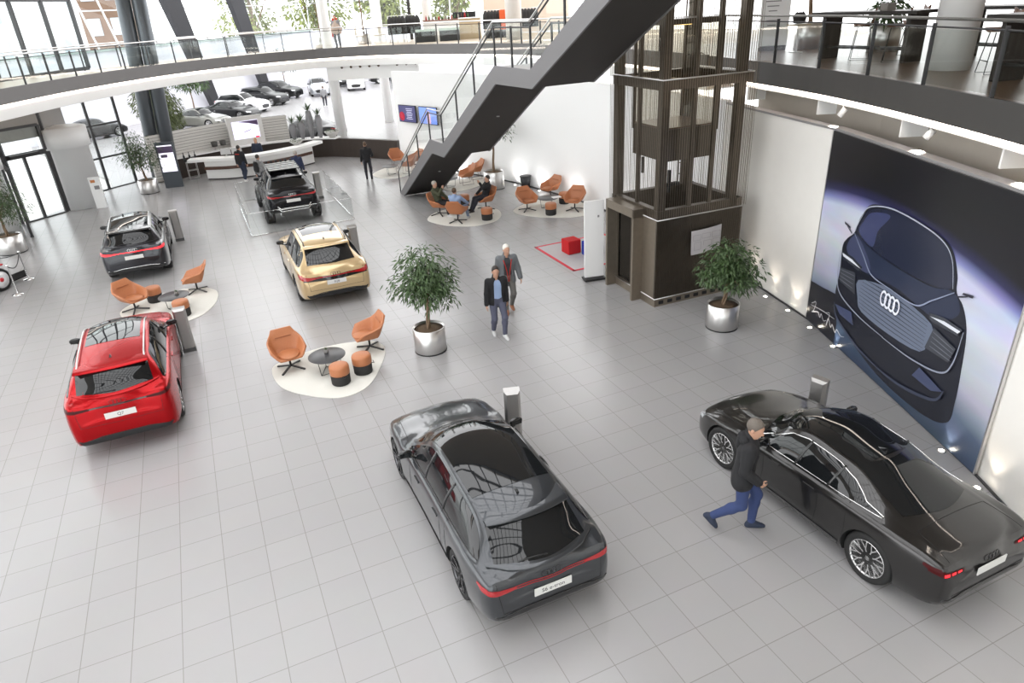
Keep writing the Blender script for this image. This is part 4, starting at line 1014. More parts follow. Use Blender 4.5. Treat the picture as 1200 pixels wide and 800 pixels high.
# group in front of the potted tree
rug([(-5.50, 13.75), (-5.45, 14.2), (-4.89, 14.70), (-4.05, 15.04), (-3.35, 15.02), (-3.02, 14.5), (-3.04, 13.36), (-3.21, 12.72), (-3.65, 12.41), (-4.34, 12.55), (-5.05, 12.98)], 'cream rounded rug in front, between the gold and the grey cars')
chair(-5.08, 13.86, -62, 'tan leather swivel chair left on the front rug, facing the viewer', 'front seat group chairs')
chair(-3.39, 14.62, 205, 'tan leather swivel chair right on the front rug, turned left', 'front seat group chairs')
table(-4.15, 13.62, 'round dark coffee table on the front rug with a small succulent', .4); table_pot(-4.18, 13.74, .418, 'small succulent pot on the front coffee table')
stool(-3.77, 13.05, 'black and tan pouf stool on the front rug, nearer the viewer', 'front pouf stools'); stool(-3.36, 13.48, 'black and tan pouf stool on the front rug, nearer the right chair', 'front pouf stools', 1.)
# group behind the red car
rug([(-10.95, 17.8), (-10.9, 18.6), (-10.2, 19.3), (-9.4, 19.55), (-8.75, 19.2), (-8.45, 18.45), (-8.40, 17.8), (-8.55, 17.2), (-9.1, 16.85), (-10.1, 17.0)], 'cream rounded rug beyond the red car')
chair(-10.56, 17.95, -30, 'tan leather swivel chair on the rug beyond the red car, open to the viewer', 'chairs beyond the red car')
chair(-9.30, 19.22, 200, 'tan swivel chair seen from behind, far right on the rug beyond the red car', 'chairs beyond the red car')
table(-9.38, 17.92, 'round dark coffee table beyond the red car with a tiny plant', 1.); table_pot(-9.32, 18.0, .418, 'tiny plant pot on the table beyond the red car')
stool(-10.30, 18.62, 'pouf stool beside the left chair beyond the red car', 'pouf stools beyond the red car'); stool(-9.00, 17.42, 'pouf stool behind the silver stand of the red car', 'pouf stools beyond the red car', 2.)
# group with the seated men
rug([(-2.95, 25.5), (-2.7, 26.4), (-1.9, 27.0), (-1.04, 27.0), (-.3, 26.4), (-.12, 25.5), (-.37, 24.7), (-1.1, 24.25), (-2.0, 24.45), (-2.6, 24.9)], 'cream rug under the three seated men')
G3 = 'chairs with the seated men'
chair(-2.49, 26.02, -25, 'tan leather chair with the man in the olive top', G3); chair(-1.74, 24.90, 72, 'tan leather chair seen from behind with the man in the light blue shirt', G3); chair(-.70, 26.45, 205, 'tan leather chair with the man in black beside the stairs', G3)
stool(-1.58, 27.2, 'dark pouf stool between the seated men', 'stools by the seated men'); stool(-.65, 25.0, 'black and tan pouf stool right of the man in light blue', 'stools by the seated men', .7)
# group near the white wall
rug([(.35, 25.9), (.7, 26.7), (1.4, 27.4), (2.2, 27.6), (2.9, 27.0), (3.3, 26.1), (3.2, 25.0), (2.6, 24.65), (1.7, 24.75), (.8, 25.2)], 'cream rug of the empty seat group left of the lift')
G4 = 'chairs left of the lift'
chair(.90, 25.9, -68, 'tan swivel chair left of the three near the lift', G4); chair(1.94, 27.6, 215, 'tan swivel chair at the back of the three near the lift, turned left', G4); chair(2.70, 25.55, -118, 'tan swivel chair nearest the lift and the white information board', G4)
table(1.72, 26.1, 'round dark coffee table in the seat group left of the lift', .9)
m = MB(); m.box((2.05, 26.05, .428), (.34, .24, .02), .3); m.box((2.05, 26.05, .441), (.33, .23, .006), .3); tag(m.build('magazine', mat('paper_white', (.85, .85, .85), .5)), 'white magazine lying on the table left of the lift', 'magazine')
stool(1.76, 25.15, 'pouf stool in front of the table left of the lift', 'stools left of the lift'); stool(2.40, 26.62, 'pouf stool behind the chair nearest the lift', 'stools left of the lift', .5)
# under the stairs
rug([(-2.9, 30.6), (-2.2, 29.7), (-1.6, 29.85), (-1.0, 30.5), (-.65, 31.5), (-.9, 32.2), (-1.8, 31.9), (-2.5, 31.6)], 'cream rug under the staircase beside the white wall')
wchair(-1.58, 30.95, 200, 'tan wire leg chair under the stairs, nearer of the pair', 'wire leg chairs'); wchair(-1.22, 31.9, 200, 'tan wire leg chair under the stairs, farther of the pair', 'wire leg chairs')
table(-2.38, 30.55, 'low round table on the rug under the stairs', .2)
rug([(-6.4, 34.1), (-5.75, 33.1), (-4.9, 33.1), (-4.3, 34.2), (-4.4, 35.6), (-5.2, 36.2), (-6.0, 35.4)], 'cream rug beside the foot of the stairs')
wchair(-5.35, 35.7, -70, 'tan wire leg chair against the dark counter left of the stairs', 'wire leg chairs'); wchair(-4.35, 35.2, 215, 'tan wire leg chair seen through the stair railing, farther', 'wire leg chairs'); wchair(-4.52, 34.05, 170, 'tan wire leg chair seen through the stair railing, nearer', 'wire leg chairs')
table(-5.45, 33.9, 'low grey table on the rug left of the stairs', .3)

# potted trees
def leaf_cloud(mb, rnd, centres, n, ln, wd, droop=.5):
    for _ in range(n):
        c, r = rnd.choice(centres); v = Vector((rnd.gauss(0, 1), rnd.gauss(0, 1), rnd.gauss(0, 1))).normalized(); p = Vector(c) + Vector((v.x * r[0], v.y * r[1], v.z * r[2])) * rnd.random() ** .45
        d = Vector((v.x + rnd.uniform(-.6, .6), v.y + rnd.uniform(-.6, .6), v.z * .4 - droop + rnd.uniform(-.4, .4))).normalized(); s = d.cross(Vector((rnd.uniform(-1, 1), rnd.uniform(-1, 1), 1))).normalized()
        L = ln * rnd.uniform(.6, 1.2); w = wd * rnd.uniform(.7, 1.2); nn = s.cross(d) * (w * .35)
        mb.add([p, p + d * L * .35 + s * w, p + d * L - Vector((0, 0, L * .18)), p + d * L * .35 - s * w, p + d * L * .4 + nn], [(0, 1, 4), (1, 2, 4), (2, 3, 4), (3, 0, 4)])
def potted_tree(name, label, x, y, h, spread, seed, nleaf=1500, pot=(.375, .60), lean=(0, 0), ln=.13, wd=.017, trunk_h=None, loc_z=0., lm=None, squash=1.):
    rnd = random.Random(seed); t = thing(name, label, 'potted tree', (x, y, loc_z)); r, ph_ = pot; th = trunk_h or h * .42
    m = MB(); m.lathe([(r * .97, 0), (r, .015), (r, ph_), (r - .02, ph_ + .005), (r - .025, ph_ - .07)], 48); m.build('metal_pot', steel, t)
    m = MB(); m.lathe([(r + .003, 0), (r + .003, .03)], 48); m.build('pot_plinth', dark, t)
    m = MB(); m.lathe([(r - .024, ph_ - .06), (r * .5, ph_ - .045), (0, ph_ - .04)], 32); m.build('soil', soil, t)
    m = MB(); base = ph_ - .06; tips = []
    for k in range(3):
        a0 = 2 * PI * k / 3; pts = []
        for i in range(9):
            u = i / 8; a = a0 + u * 3.6; rr = .035 * (1 - .3 * u); pts.append((rr * math.cos(a) + lean[0] * u, rr * math.sin(a) + lean[1] * u, base + (th - base) * u))
        m.tube(pts, [.026 - .008 * i / 8 for i in range(9)], 7); tips.append(Vector(pts[-1]))
    cen = []; nb = 13
    for k in range(nb):
        b = tips[k % 3]; a = 2.39996 * k; u = k / (nb - 1); zz = th + (h - th) * (.12 + .88 * u); rad = spread * (1.02 - .75 * u ** 1.5) * rnd.uniform(.65, 1.05) * (.75 + .5 * min(u * 3, .5))
        e = Vector((lean[0] * 1.3 + rad * math.cos(a), lean[1] * 1.3 + rad * math.sin(a), zz)); mid = b.lerp(e, .5) + Vector((0, 0, .10))
        m.tube([b, mid, e], [.014, .009, .004], 5); q = .36 * spread / .75 + .06
        cen.append((e, (q, q, q * .8 * squash))); cen.append((b.lerp(e, .62) + Vector((0, 0, .05)), (q * .8, q * .8, q * .6)))
    m.build('trunk', bark, t); m = MB(); leaf_cloud(m, rnd, cen, nleaf, ln, wd); m.build('foliage', lm or leafm, t); return t
potted_tree('potted_tree', 'bushy ficus tree in a round steel pot beside the gold car', -1.92, 14.42, 2.32, .72, 3, 3000, (.375, .60), (.04, 0), trunk_h=1.25, ln=.155, wd=.021)
potted_tree('potted_tree', 'compact ficus tree in a steel pot in front of the lift', 5.05, 14.72, 1.98, .60, 5, 2600, (.37, .62), (.05, 0), trunk_h=1.05, ln=.15, wd=.026)
potted_tree('potted_tree', 'tall thin stemmed tree in a steel pot against the white wall behind the stairs', -.36, 29.85, 3.3, .85, 8, 1500, (.45, .75), (.08, 0), trunk_h=2.2)
potted_tree('potted_tree', 'leafy tree in a steel pot beside the upright screen at the entrance', -16.97, 33.1, 2.6, .95, 9, 3000, (.42, .62), (-.1, 0), trunk_h=1.2)
potted_tree('potted_tree', 'tree in a steel pot at the left edge by the rope posts', -18.15, 24.5, 2.5, 1.0, 12, 3000, (.45, .66), (-.05, .05), trunk_h=1.25)
rnd = random.Random(2)
t = thing('hanging_tree', 'dense feathery green tree behind the left end of the slatted wall', 'tree', (-20.6, 43.6, 0)); m = MB(); m.tube([(0, 0, 0), (.1, 0, 2), (0, .1, 4.2)], [.09, .07, .03], 8); m.build('trunk', bark, t)
m = MB(); leaf_cloud(m, rnd, [((0, 0, 3.6), (1.0, 1.0, .9)), ((.4, 0, 2.8), (1.2, 1.1, .9)), ((-.4, .2, 3.0), (1.1, 1.0, 1.0)), ((.3, 0, 2.0), (1.2, 1.0, .7)), ((0, 0, 4.3), (.8, .8, .6))], 6500, .26, .034, .9); m.build('foliage', noisy('feathery_leaf', (.04, .06, .015), (.09, .11, .03), 2., .6), t)
for (x, y, lab, s) in ((-25.2, 60.0, 'thin indoor tree between the slanting beams of the far hall', 1), (-22.4, 77.4, 'thin indoor tree near the back of the far hall', 2)):
    r_ = random.Random(s); t = thing('indoor_tree', lab, 'tree', (x, y, 0)); m = MB(); m.tube([(0, 0, 0), (.05, 0, 1.5), (0, 0, 3)], [.07, .05, .02], 6); m.build('trunk', bark, t)
    m = MB(); leaf_cloud(m, r_, [((0, 0, 3.4), (1.3, 1.3, .6)), ((.5, 0, 2.7), (1.2, 1.1, .6)), ((-.4, 0, 2.9), (1.2, 1, .6)), ((0, 0, 3.9), (1., 1., .4))], 900, .32, .06, .6); m.build('foliage', leafm, t)

# silver information stands next to the cars
def stand(x, y, lab, rz=0., h=1.15):
    t = thing('information_stand', lab, 'information stand', (x, y, 0), YAW + rz, 'silver information stands beside the cars')
    m = MB(); w, d = .145, .075
    m.add([(-w, -d * .2, .1), (-w + .045, -d, .1), (w - .045, -d, .1), (w, -d * .2, .1), (w, d, .1), (-w, d, .1), (-w, -d * .2, h - .03), (-w + .045, -d, h - .07), (w - .045, -d, h - .07), (w, -d * .2, h - .03), (w, d, h), (-w, d, h)],
          [(0, 1, 7, 6), (1, 2, 8, 7), (2, 3, 9, 8), (3, 4, 10, 9), (4, 5, 11, 10), (5, 0, 6, 11), (0, 5, 4, 3, 2, 1), (6, 7, 8, 9), (6, 9, 10, 11)])
    m.build('stand_body', noisy('satin_aluminium', (.40, .39, .38), (.44, .43, .42), 20, .35, .8, stretch=(1, 1, .1)), t, fixn=True)
    m = MB(); m.box((0, .0, .05), (.30, .17, .10)); m.build('foot', mat('stand_foot', (.13, .13, .13), .4, .7), t)
stand(-.06, 10.37, 'silver information stand behind the mirror of the near estate car', -.3); stand(5.27, 10.12, 'silver information stand seen edge on behind the saloon', -1.3); stand(-4.90, 21.31, 'silver information stand right of the gold car'); stand(-8.05, 29.92, 'silver information stand inside the glass barrier'); stand(-12.08, 24.70, 'silver information stand beside the blue black SUV'); stand(-7.92, 15.15, 'silver information stand beside the red car')

# glass barrier round the show car
gb = thing('glass_barrier', 'low glass barrier with slim clamps round the off-road show car', 'barrier', (-9.38, 24.6, 0), YAW); q = clear_glass('barrier_glass', (.982, .992, .99), .05)
bw, bl, bh = 3.85, 5.9, .82; bx = lambda u, v: (u, v)
cs = [(0, 0), (bw, 0), (bw, bl), (0, bl)]
for i in range(4):
    a, b = Vector((*cs[i], 0)), Vector((*cs[(i + 1) % 4], 0)); n = 3 if i % 2 == 0 else 5
    for k in range(n):
        p, r_ = a.lerp(b, (k + .03) / n), a.lerp(b, (k + .97) / n); m = MB(); c = (p + r_) / 2; d = b - a; m.box((c.x, c.y, bh / 2 + .03), ((r_ - p).length, .012, bh), math.atan2(d.y, d.x)); m.build('glass_panel', q, gb)
        m = MB(); m.tube([p + Vector((0, 0, bh + .035)), r_ + Vector((0, 0, bh + .035))], .007, 5); m.build('top_edge', chrome, gb)
        m = MB(); m.box((c.x, c.y, .02), ((r_ - p).length, .035, .04), math.atan2(d.y, d.x)); m.build('foot_rail', chrome, gb)

# information boards
t = thing('information_board', 'tall white information board on a black foot left of the lift', 'board', (2.46, 18.30, 0), math.radians(12)); m = MB(); m.box((0, 0, 1.19), (.56, .06, 2.2)); m.build('board', mat('board_white', (.88, .88, .88), .4), t)
m = MB(); m.box((0, 0, .04), (.62, .34, .05)); m.build('foot', dark, t); m = MB(); m.box((.12, -.032, 1.85), (.05, .004, .06)); m.build('printed_mark', mat('print_grey'), t)
t = thing('screen_totem', 'dark upright screen totem with a lit poster beside the slatted wall', 'screen', (-16.15, 34.0, 0), math.radians(12)); m = MB(); m.box((0, 0, 1.08), (.82, .14, 2.16)); m.build('housing', mat('totem_dark', (.05, .06, .075), .35), t)
m = MB(); m.box((0, -.073, 1.40), (.68, .006, 1.25)); s_ = m.build('screen', mat('totem_screen', (.6, .58, .66), .3, emit=(.75, .73, .82), es=.8), t)
m = MB(); m.box((0, -.078, 1.82), (.68, .004, .30)); m.box((-.1, -.078, 1.52), (.30, .004, .14)); m.build('picture', mat('screen_violet', (.10, .06, .14), .4), s_)
t = thing('notice_stand', 'slim white stand with small orange notices beside the entrance drum', 'notice stand', (-18.0, 30.6, 0), .3); m = MB(); m.box((0, 0, .68), (.42, .14, 1.36)); m.build('stand_body', mat('board_white'), t)
m = MB(); m.box((-.05, -.075, 1.20), (.18, .01, .12)); m.build('notice', mat('notice_orange', (.55, .2, .06), .5), t); m = MB(); m.box((.05, -.075, .92), (.20, .01, .16)); m.build('leaflets', mat('print_grey'), t)
t = thing('literature_rack', 'dark glass rack with bottles beside the slatted wall', 'rack', (-15.85, 35.75, 0), .6); m = MB()
for z in (.05, .45, .85): m.box((0, 0, z), (.5, .3, .03))
for a in (-.23, .23):
    for b in (-.13, .13): m.box((a, b, .45), (.025, .025, .9))
m.build('frame', steel, t)
for i in range(3): m = MB(); m.lathe([(.045, .865), (.05, .9), (.05, 1.15), (.02, 1.25), (.02, 1.35)], 12, (-.14 + i * .14, 0, 0)); o = m.build('display_bottle', dark); o.location = (-15.85 + (-.14 + i * .14) * .82, 35.75 + (-.14 + i * .14) * .56, 0); tag(o, 'dark bottle standing on the rack by the slatted wall', 'bottle', 'bottles on the rack')
# bin, play mat and cubes, rope posts
t = thing('waste_bin', 'black tapered bin against the white wall right of the tall tree', 'bin', (1.0, 29.55, 0)); m = MB(); m.lathe([(.0, 0), (.17, 0), (.25, .52), (.23, .52), (.16, .03), (0, .03)], 24); m.build('bin_body', mat('bin_black', (.02, .022, .026), .5), t); m = MB(); m.lathe([(.25, .50), (.262, .51), (.262, .53), (.245, .535)], 24); m.build('rim', dark, t)
mt = thing('play_mat', 'pale play mat with red border left of the lift', 'mat', (2.65, 20.75, 0), math.radians(23)); m = MB(); m.box((0, 0, .004), (2.5, 2.5, .006)); m.build('mat_field', mat('mat_grey', (.48, .46, .47), .8), mt)
m = MB()
for s in (-1, 1): m.box((s * 1.28, 0, .005), (.09, 2.65, .008)); m.box((0, s * 1.28, .005), (2.65, .09, .008))
m.build('red_border', mat('mat_red', (.60, .015, .04), .6), mt)
def cube_seat(x, y, col, lab, rz):
    t = thing('cube_stool', lab, 'stool', (x, y, .012), rz); m = MB(); m.box((0, 0, .225), (.46, .46, .44)); o = m.build('cushion', noisy(lab[:4] + '_felt', col, tuple(c * .85 for c in col), 60, .9), t); bake(o, [('BEVEL', dict(width=.025, segments=3))])
    m = MB(); m.box((0, 0, .012), (.40, .40, .024)); m.build('base', dark, t)
cube_seat(2.06, 20.72, (.55, .012, .015), 'red cube stool on the play mat', .42); cube_seat(2.66, 20.35, (.02, .04, .32), 'dark blue cube stool behind the white information board', .42)
rp = []
for i, (x, y) in enumerate(((-15.65, 21.31), (-15.13, 19.91))):
    t = thing('rope_post', ['polished rope post by the potted tree at the left edge', 'polished rope post in front of the racing car wheel'][i], 'post', (x, y, 0)); m = MB(); m.lathe([(.16, 0), (.16, .015), (.05, .035), (.022, .05)], 24); m.build('foot', chrome, t)
    m = MB(); m.lathe([(.022, .04), (.022, .90), (.032, .91), (.032, .96), (0, .97)], 14); m.build('pole', chrome, t)
for i, (a, b) in enumerate((((-15.65, 21.31), (-15.13, 19.91)), ((-15.65, 21.31), (-17.6, 21.9)))):
    m = MB(); m.tube([(lin(a[0], b[0], u), lin(a[1], b[1], u), .90 - .22 * math.sin(PI * u) ** 1.) for u in [k / 10 for k in range(11)]], .016, 6); tag(m.build('barrier_rope', dark), ['black rope sagging between the two rope posts', 'black rope running left from the far rope post'][i], 'rope')

# reception desk and what stands on it
DK = [(p.x, p.y) for p in spline([(-14.95, 35.25, 0), (-13.6, 35.15, 0), (-12.3, 35.65, 0), (-11.1, 36.7, 0), (-10.25, 37.9, 0)], 6)]
rd = thing('reception_desk', 'curved white reception desk with a brown stripe', 'desk', (0, 0, 0)); m = MB(); m.ribbon([(x, y + .1) for x, y in DK], .06, .92, .25); m.build('desk_front', mat('desk_white', (.74, .74, .73), .35), rd)
m = MB(); m.ribbon([(x - .01, y + .0) for x, y in DK], .52, .66, .28); m.build('brown_stripe', mat('desk_brown', (.07, .03, .018), .4), rd)
m = MB(); e = [(-15.75, 35.35)] + [(x, y + .22) for x, y in DK[1:-1]] + [(-10.0, 38.75)]; m.ribbon(e, .92, 1.06, .62); m.build('desk_top', white, rd)
m = MB(); m.ribbon([(x, y + .12) for x, y in DK], 0, .06, .22); m.build('kick_plate', dark, rd)
for i, (x, y, w_) in enumerate(((-13.9, 35.55, .34), (-13.35, 35.6, .30))):
    t = thing('desk_monitor', ['pale desk monitor on the reception desk, left of a pair', 'pale desk monitor on the reception desk, right of a pair'][i], 'monitor', (x, y, 1.06), .1); m = MB(); m.box((0, 0, .24), (.5, .04, .30)); m.build('display', mat('monitor_grey', (.5, .5, .5), .4), t); m = MB(); m.box((0, .04, .06), (.05, .04, .12)); m.box((0, .04, .006), (.2, .16, .012)); m.build('stand', mat('monitor_grey'), t)
def pots(x, y, z, h, r, lab, kind, seed, grp=None):
    t = thing('tall_vase_plant' if kind else 'bowl_plant', lab, 'plant', (x, y, z), 0, grp); r_ = random.Random(seed); m = MB()
    if kind: m.lathe([(r * .45, 0), (r * .75, h * .3), (r, h * .75), (r * .7, h), (r * .6, h), (0, h * .95)], 20)
    else: m.lathe([(r * .4, 0), (r, h), (r * .92, h), (0, h * .8)], 20)
    m.build('vase', mat('grey_vase', (.25, .25, .26), .6) if kind else mat('pale_bowl', (.55, .54, .52), .6), t); m = MB()
    if kind:
        for k in range(34):
            a = r_.uniform(0, 6.28); el_ = r_.uniform(.1, 1.3); L = r_.uniform(.35, .6); d = Vector((math.cos(a) * math.cos(el_), math.sin(a) * math.cos(el_), math.sin(el_))); s = d.cross(Vector((0, 0, 1))).normalized() * .028; b = Vector((0, 0, h))
            m.add([b, b + d * L * .5 + s, b + d * L - Vector((0, 0, .08)), b + d * L * .5 - s], [(0, 1, 2, 3)])
    else: leaf_cloud(m, r_, [((0, 0, h + .03), (r * .9, r * .9, .10))], 160, .09, .018, 0)
    m.build('leaves', leafm, t)
for i, (x, y, h) in enumerate(((-11.45, 39.50, .85), (-11.0, 39.60, .95), (-10.5, 39.68, 1.45), (-10.02, 39.70, 1.2))):
    pots(x, y, 1.06, h, .20, ['tall grey vase with spiky plant, left of four on the back counter', 'tall grey vase with spiky plant, second from left on the back counter', 'tallest grey vase with palm plant on the back counter', 'tall grey vase with spiky plant, right of four on the back counter'][i], 1, i, 'tall vases on the back counter')
pots(-9.35, 39.56, 1.06, .32, .42, 'wide pale bowl of plants at the right end of the vases', 0, 9); pots(-10.9, 37.75, 1.06, .18, .36, 'low bowl of green plants on the right end of the reception desk', 0, 10)
for i, x in enumerate((-15.2, -14.85)):
    t = thing('table_lamp', ['small dark shaded lamp on the back counter, left of two', 'small dark shaded lamp on the back counter, right of two'][i], 'lamp', (x, 37.62 + i * .3, 1.06)); m = MB(); m.lathe([(.14, .18), (.17, .42), (.15, .42)], 18); m.build('lamp_shade', mat('dark_shade', (.08, .08, .075), .7), t); m = MB(); m.lathe([(.09, 0), (.09, .02), (.02, .04), (.02, .3)], 14); m.build('lamp_base', steel, t)
# screen set in a pale frame on the slatted wall
tv = thing('wall_screen', 'large lit screen in a pale frame on the slatted wall', 'screen', (-13.85, 38.92, 0), math.radians(36)); m = MB(); m.box((0, 0, 1.76), (1.9, .16, 1.55)); m.build('frame', mat('frame_grey', (.68, .67, .65), .5), tv)
m = MB(); m.box((0, -.085, 1.84), (1.42, .01, .92)); s_ = m.build('screen', mat('screen_lilac', (.55, .52, .68), .3, emit=(.72, .70, .86), es=.8), tv)
m = MB(); m.add([(-.4, -.092, 2.28), (.7, -.092, 2.28), (.7, -.092, 2.0), (.2, -.092, 2.16)], [(0, 1, 2, 3)]); m.bar((-.12, -.092, 1.72), (.28, -.092, 1.82), .004, .03); m.build('picture', mat('screen_violet'), s_); m = MB(); m.box((.55, -.092, 1.40), (.2, .004, .08)); m.build('red_mark', mat('screen_red', (.7, .03, .08), .4, emit=(.8, .05, .1), es=.6), s_)
# two lit screens on the white wall behind the stairs
for i, (u0, col) in enumerate(((.10, (.03, .03, .08)), (.52, (.10, .16, .42)))):
    p = Vector((-5.3, 36.78)).lerp(Vector((-2.6, 34.1)), u0 + .22); t = thing('wall_screen', ['dark menu screen on the white wall left of the stair railing', 'blue picture screen on the white wall behind the stair railing'][i], 'screen', (p.x - .1, p.y - .1, 0), math.radians(-45)); m = MB(); m.box((0, 0, 2.55), (1.35, .06, .82)); m.build('frame', dark, t)
    m = MB(); m.box((0, -.034, 2.55), (1.29, .006, .76)); s_ = m.build('screen', mat('screen_%s' % 'ab'[i], col, .3, emit=col, es=1.2), t); m = MB()
    if i == 0:
        for k in range(7): m.box((.18, -.039, 2.80 - k * .08), (.5 - .06 * (k % 3), .003, .022))
        m.build('text_lines', mat('screen_text', (.4, .4, .5), .4, emit=(.5, .5, .6), es=.8), s_); m = MB(); m.lathe([(0, 0), (.22, 0)], 16, (-.42, -.039, 2.42), 0, 'y'); m.build('red_picture', mat('screen_dark_red', (.3, .02, .04), .4, emit=(.3, .02, .04), es=.8), s_)
    else: m.lathe([(0, 0), (.12, 0)], 14, (.05, -.039, 2.66), 0, 'y'); m.box((.06, -.039, 2.38), (.26, .003, .40)); m.build('picture_figure', mat('screen_rose', (.5, .3, .35), .4, emit=(.5, .3, .36), es=.8), s_)
# ------------------------------------------------------------------ people: smooth distance fields turned into one skin each
def surfnet(F, o, h):
    """naive surface nets over a distance grid"""
    S = F < 0; nx, ny, nz = F.shape
    acc = np.zeros((nx - 1, ny - 1, nz - 1, 3)); cnt = np.zeros((nx - 1, ny - 1, nz - 1))
    for ax in range(3):
        for b in (0, 1):
            for c in (0, 1):
                s0 = [slice(0, -1)] * 3; s1 = [slice(0, -1)] * 3; ot = [k for k in range(3) if k != ax]
                for k, v in zip(ot, (b, c)): s0[k] = s1[k] = slice(v, F.shape[k] - 1 + v)
                s1[ax] = slice(1, F.shape[ax]); f0, f1 = F[tuple(s0)], F[tuple(s1)]
                x = (f0 < 0) != (f1 < 0); t = np.where(x, f0 / np.where(x, f0 - f1, 1), 0)
                p = np.zeros(f0.shape + (3,)); p[..., ax] = t; p[..., ot[0]] = b; p[..., ot[1]] = c
                acc += p * x[..., None]; cnt += x
    m = cnt > 0; idx = -np.ones(m.shape, int); idx[m] = np.arange(m.sum())
    ijk = np.argwhere(m); V = (ijk + acc[m] / cnt[m][:, None]) * h + np.array(o); Q = []
    for ax in range(3):
        a, b = [(1, 2), (2, 0), (0, 1)][ax]; s0 = [slice(None)] * 3; s1 = [slice(None)] * 3; s0[ax] = slice(0, -1); s1[ax] = slice(1, None)
        e = S[tuple(s0)] != S[tuple(s1)]; pos = np.argwhere(e)
        pos = pos[(pos[:, a] > 0) & (pos[:, b] > 0) & (pos[:, a] < F.shape[a] - 1) & (pos[:, b] < F.shape[b] - 1)]
        fl = S[tuple(s0)][tuple(pos.T)]
        def g(da, db):
            q = pos.copy(); q[:, a] -= da; q[:, b] -= db; return idx[tuple(q.T)]
        q = np.stack([g(1, 1), g(0, 1), g(0, 0), g(1, 0)], -1); q[~fl] = q[~fl][:, ::-1]; Q.append(q)
    return V, np.concatenate(Q)
class SDF:
    def __init__(s, lo, hi, h):
        s.h = h; s.lo = np.array(lo, float); n = np.ceil((np.array(hi) - s.lo) / h).astype(int) + 1; s.F = np.full(n, .3); s.n = n
    def block(s, lo, hi, pad):
        a = np.maximum(np.floor((np.array(lo) - pad - s.lo) / s.h).astype(int), 0); b = np.minimum(np.ceil((np.array(hi) + pad - s.lo) / s.h).astype(int) + 1, s.n)
        if (b <= a).any(): return None, None
        ax = [s.lo[i] + s.h * np.arange(a[i], b[i]) for i in range(3)]
        return tuple(slice(a[i], b[i]) for i in range(3)), np.stack(np.meshgrid(*ax, indexing='ij'), -1)
    def mix(s, sl, d, k, op='add'):
        f = s.F[sl]
        if op == 'add':
            hh = np.clip(.5 + .5 * (f - d) / k, 0, 1); s.F[sl] = f * (1 - hh) + d * hh - k * hh * (1 - hh)
        else:
            hh = np.clip(.5 - .5 * (f + d) / k, 0, 1); s.F[sl] = f * (1 - hh) - d * hh + k * hh * (1 - hh)
    def cone(s, a, b, ra, rb, k=.03, flat=None, op='add'):
        """tapered limb; flat = (direction, factor) squashes the section along one direction"""
        a, b = np.array(a, float), np.array(b, float); R = max(ra, rb) * (1.6 if flat else 1.)
        sl, P = s.block(np.minimum(a, b) - R, np.maximum(a, b) + R, k + .05)
        if sl is None: return
        d = b - a; L2 = max(d @ d, 1e-9); t = np.clip(((P - a) @ d) / L2, 0, 1); q = P - (a + t[..., None] * d)
        if flat is not None:
            u = np.array(flat[0], float); u /= np.linalg.norm(u); c = q @ u; q = q + (c * (flat[1] - 1))[..., None] * u
        s.mix(sl, np.linalg.norm(q, axis=-1) - (ra + (rb - ra) * t), k, op)
    def ell(s, c, r, k=.02, M=None, op='add'):
        c = np.array(c, float); R = max(r); sl, P = s.block(c - R, c + R, k + .05)
        if sl is None: return
        q = P - c
        if M is not None: q = q @ M
        q = q / np.array(r); n = np.linalg.norm(q, axis=-1); n2 = np.linalg.norm(q / np.array(r), axis=-1); s.mix(sl, n * (n - 1) / np.maximum(n2, 1e-6), k, op)
    def build(s, name, m, parent, smooth=True):
        F = s.F.copy()
        for ax in range(3):
            sl = [slice(None)] * 3
            for e in (0, -1): sl[ax] = e; F[tuple(sl)] = np.maximum(F[tuple(sl)], .01)
        V, Q = surfnet(F, s.lo, s.h); me = bpy.data.meshes.new(name); me.from_pydata(V.tolist(), [], Q.tolist()); me.materials.append(m)
        me.polygons.foreach_set('use_smooth', [True] * len(me.polygons)); me.update(); o = bpy.data.objects.new(name, me); C.objects.link(o); o.parent = parent; return o
V3 = lambda *a: np.array(a, float)
def unit(v): return v / max(np.linalg.norm(v), 1e-9)
def bend(a, c, l1, l2, hint):
    """middle joint between a and c for bone lengths l1, l2, pushed towards hint"""
    d = c - a; L = np.linalg.norm(d)
    if L > (l1 + l2) * .999: c = a + d * ((l1 + l2) * .999 / L); d = c - a; L = np.linalg.norm(d)
    u = d / L; x = (l1 * l1 - l2 * l2 + L * L) / (2 * L); y = math.sqrt(max(l1 * l1 - x * x, 0)); h = np.array(hint, float); h = h - u * (h @ u); return a + u * x + unit(h) * y, c
SKIN = noisy('skin', (.48, .27, .18), (.52, .30, .21), 20, .55)
def cloth(name, c, k=.85): return noisy('cloth_' + name, c, tuple(q * k for q in c), 60, .9, bump=.15)
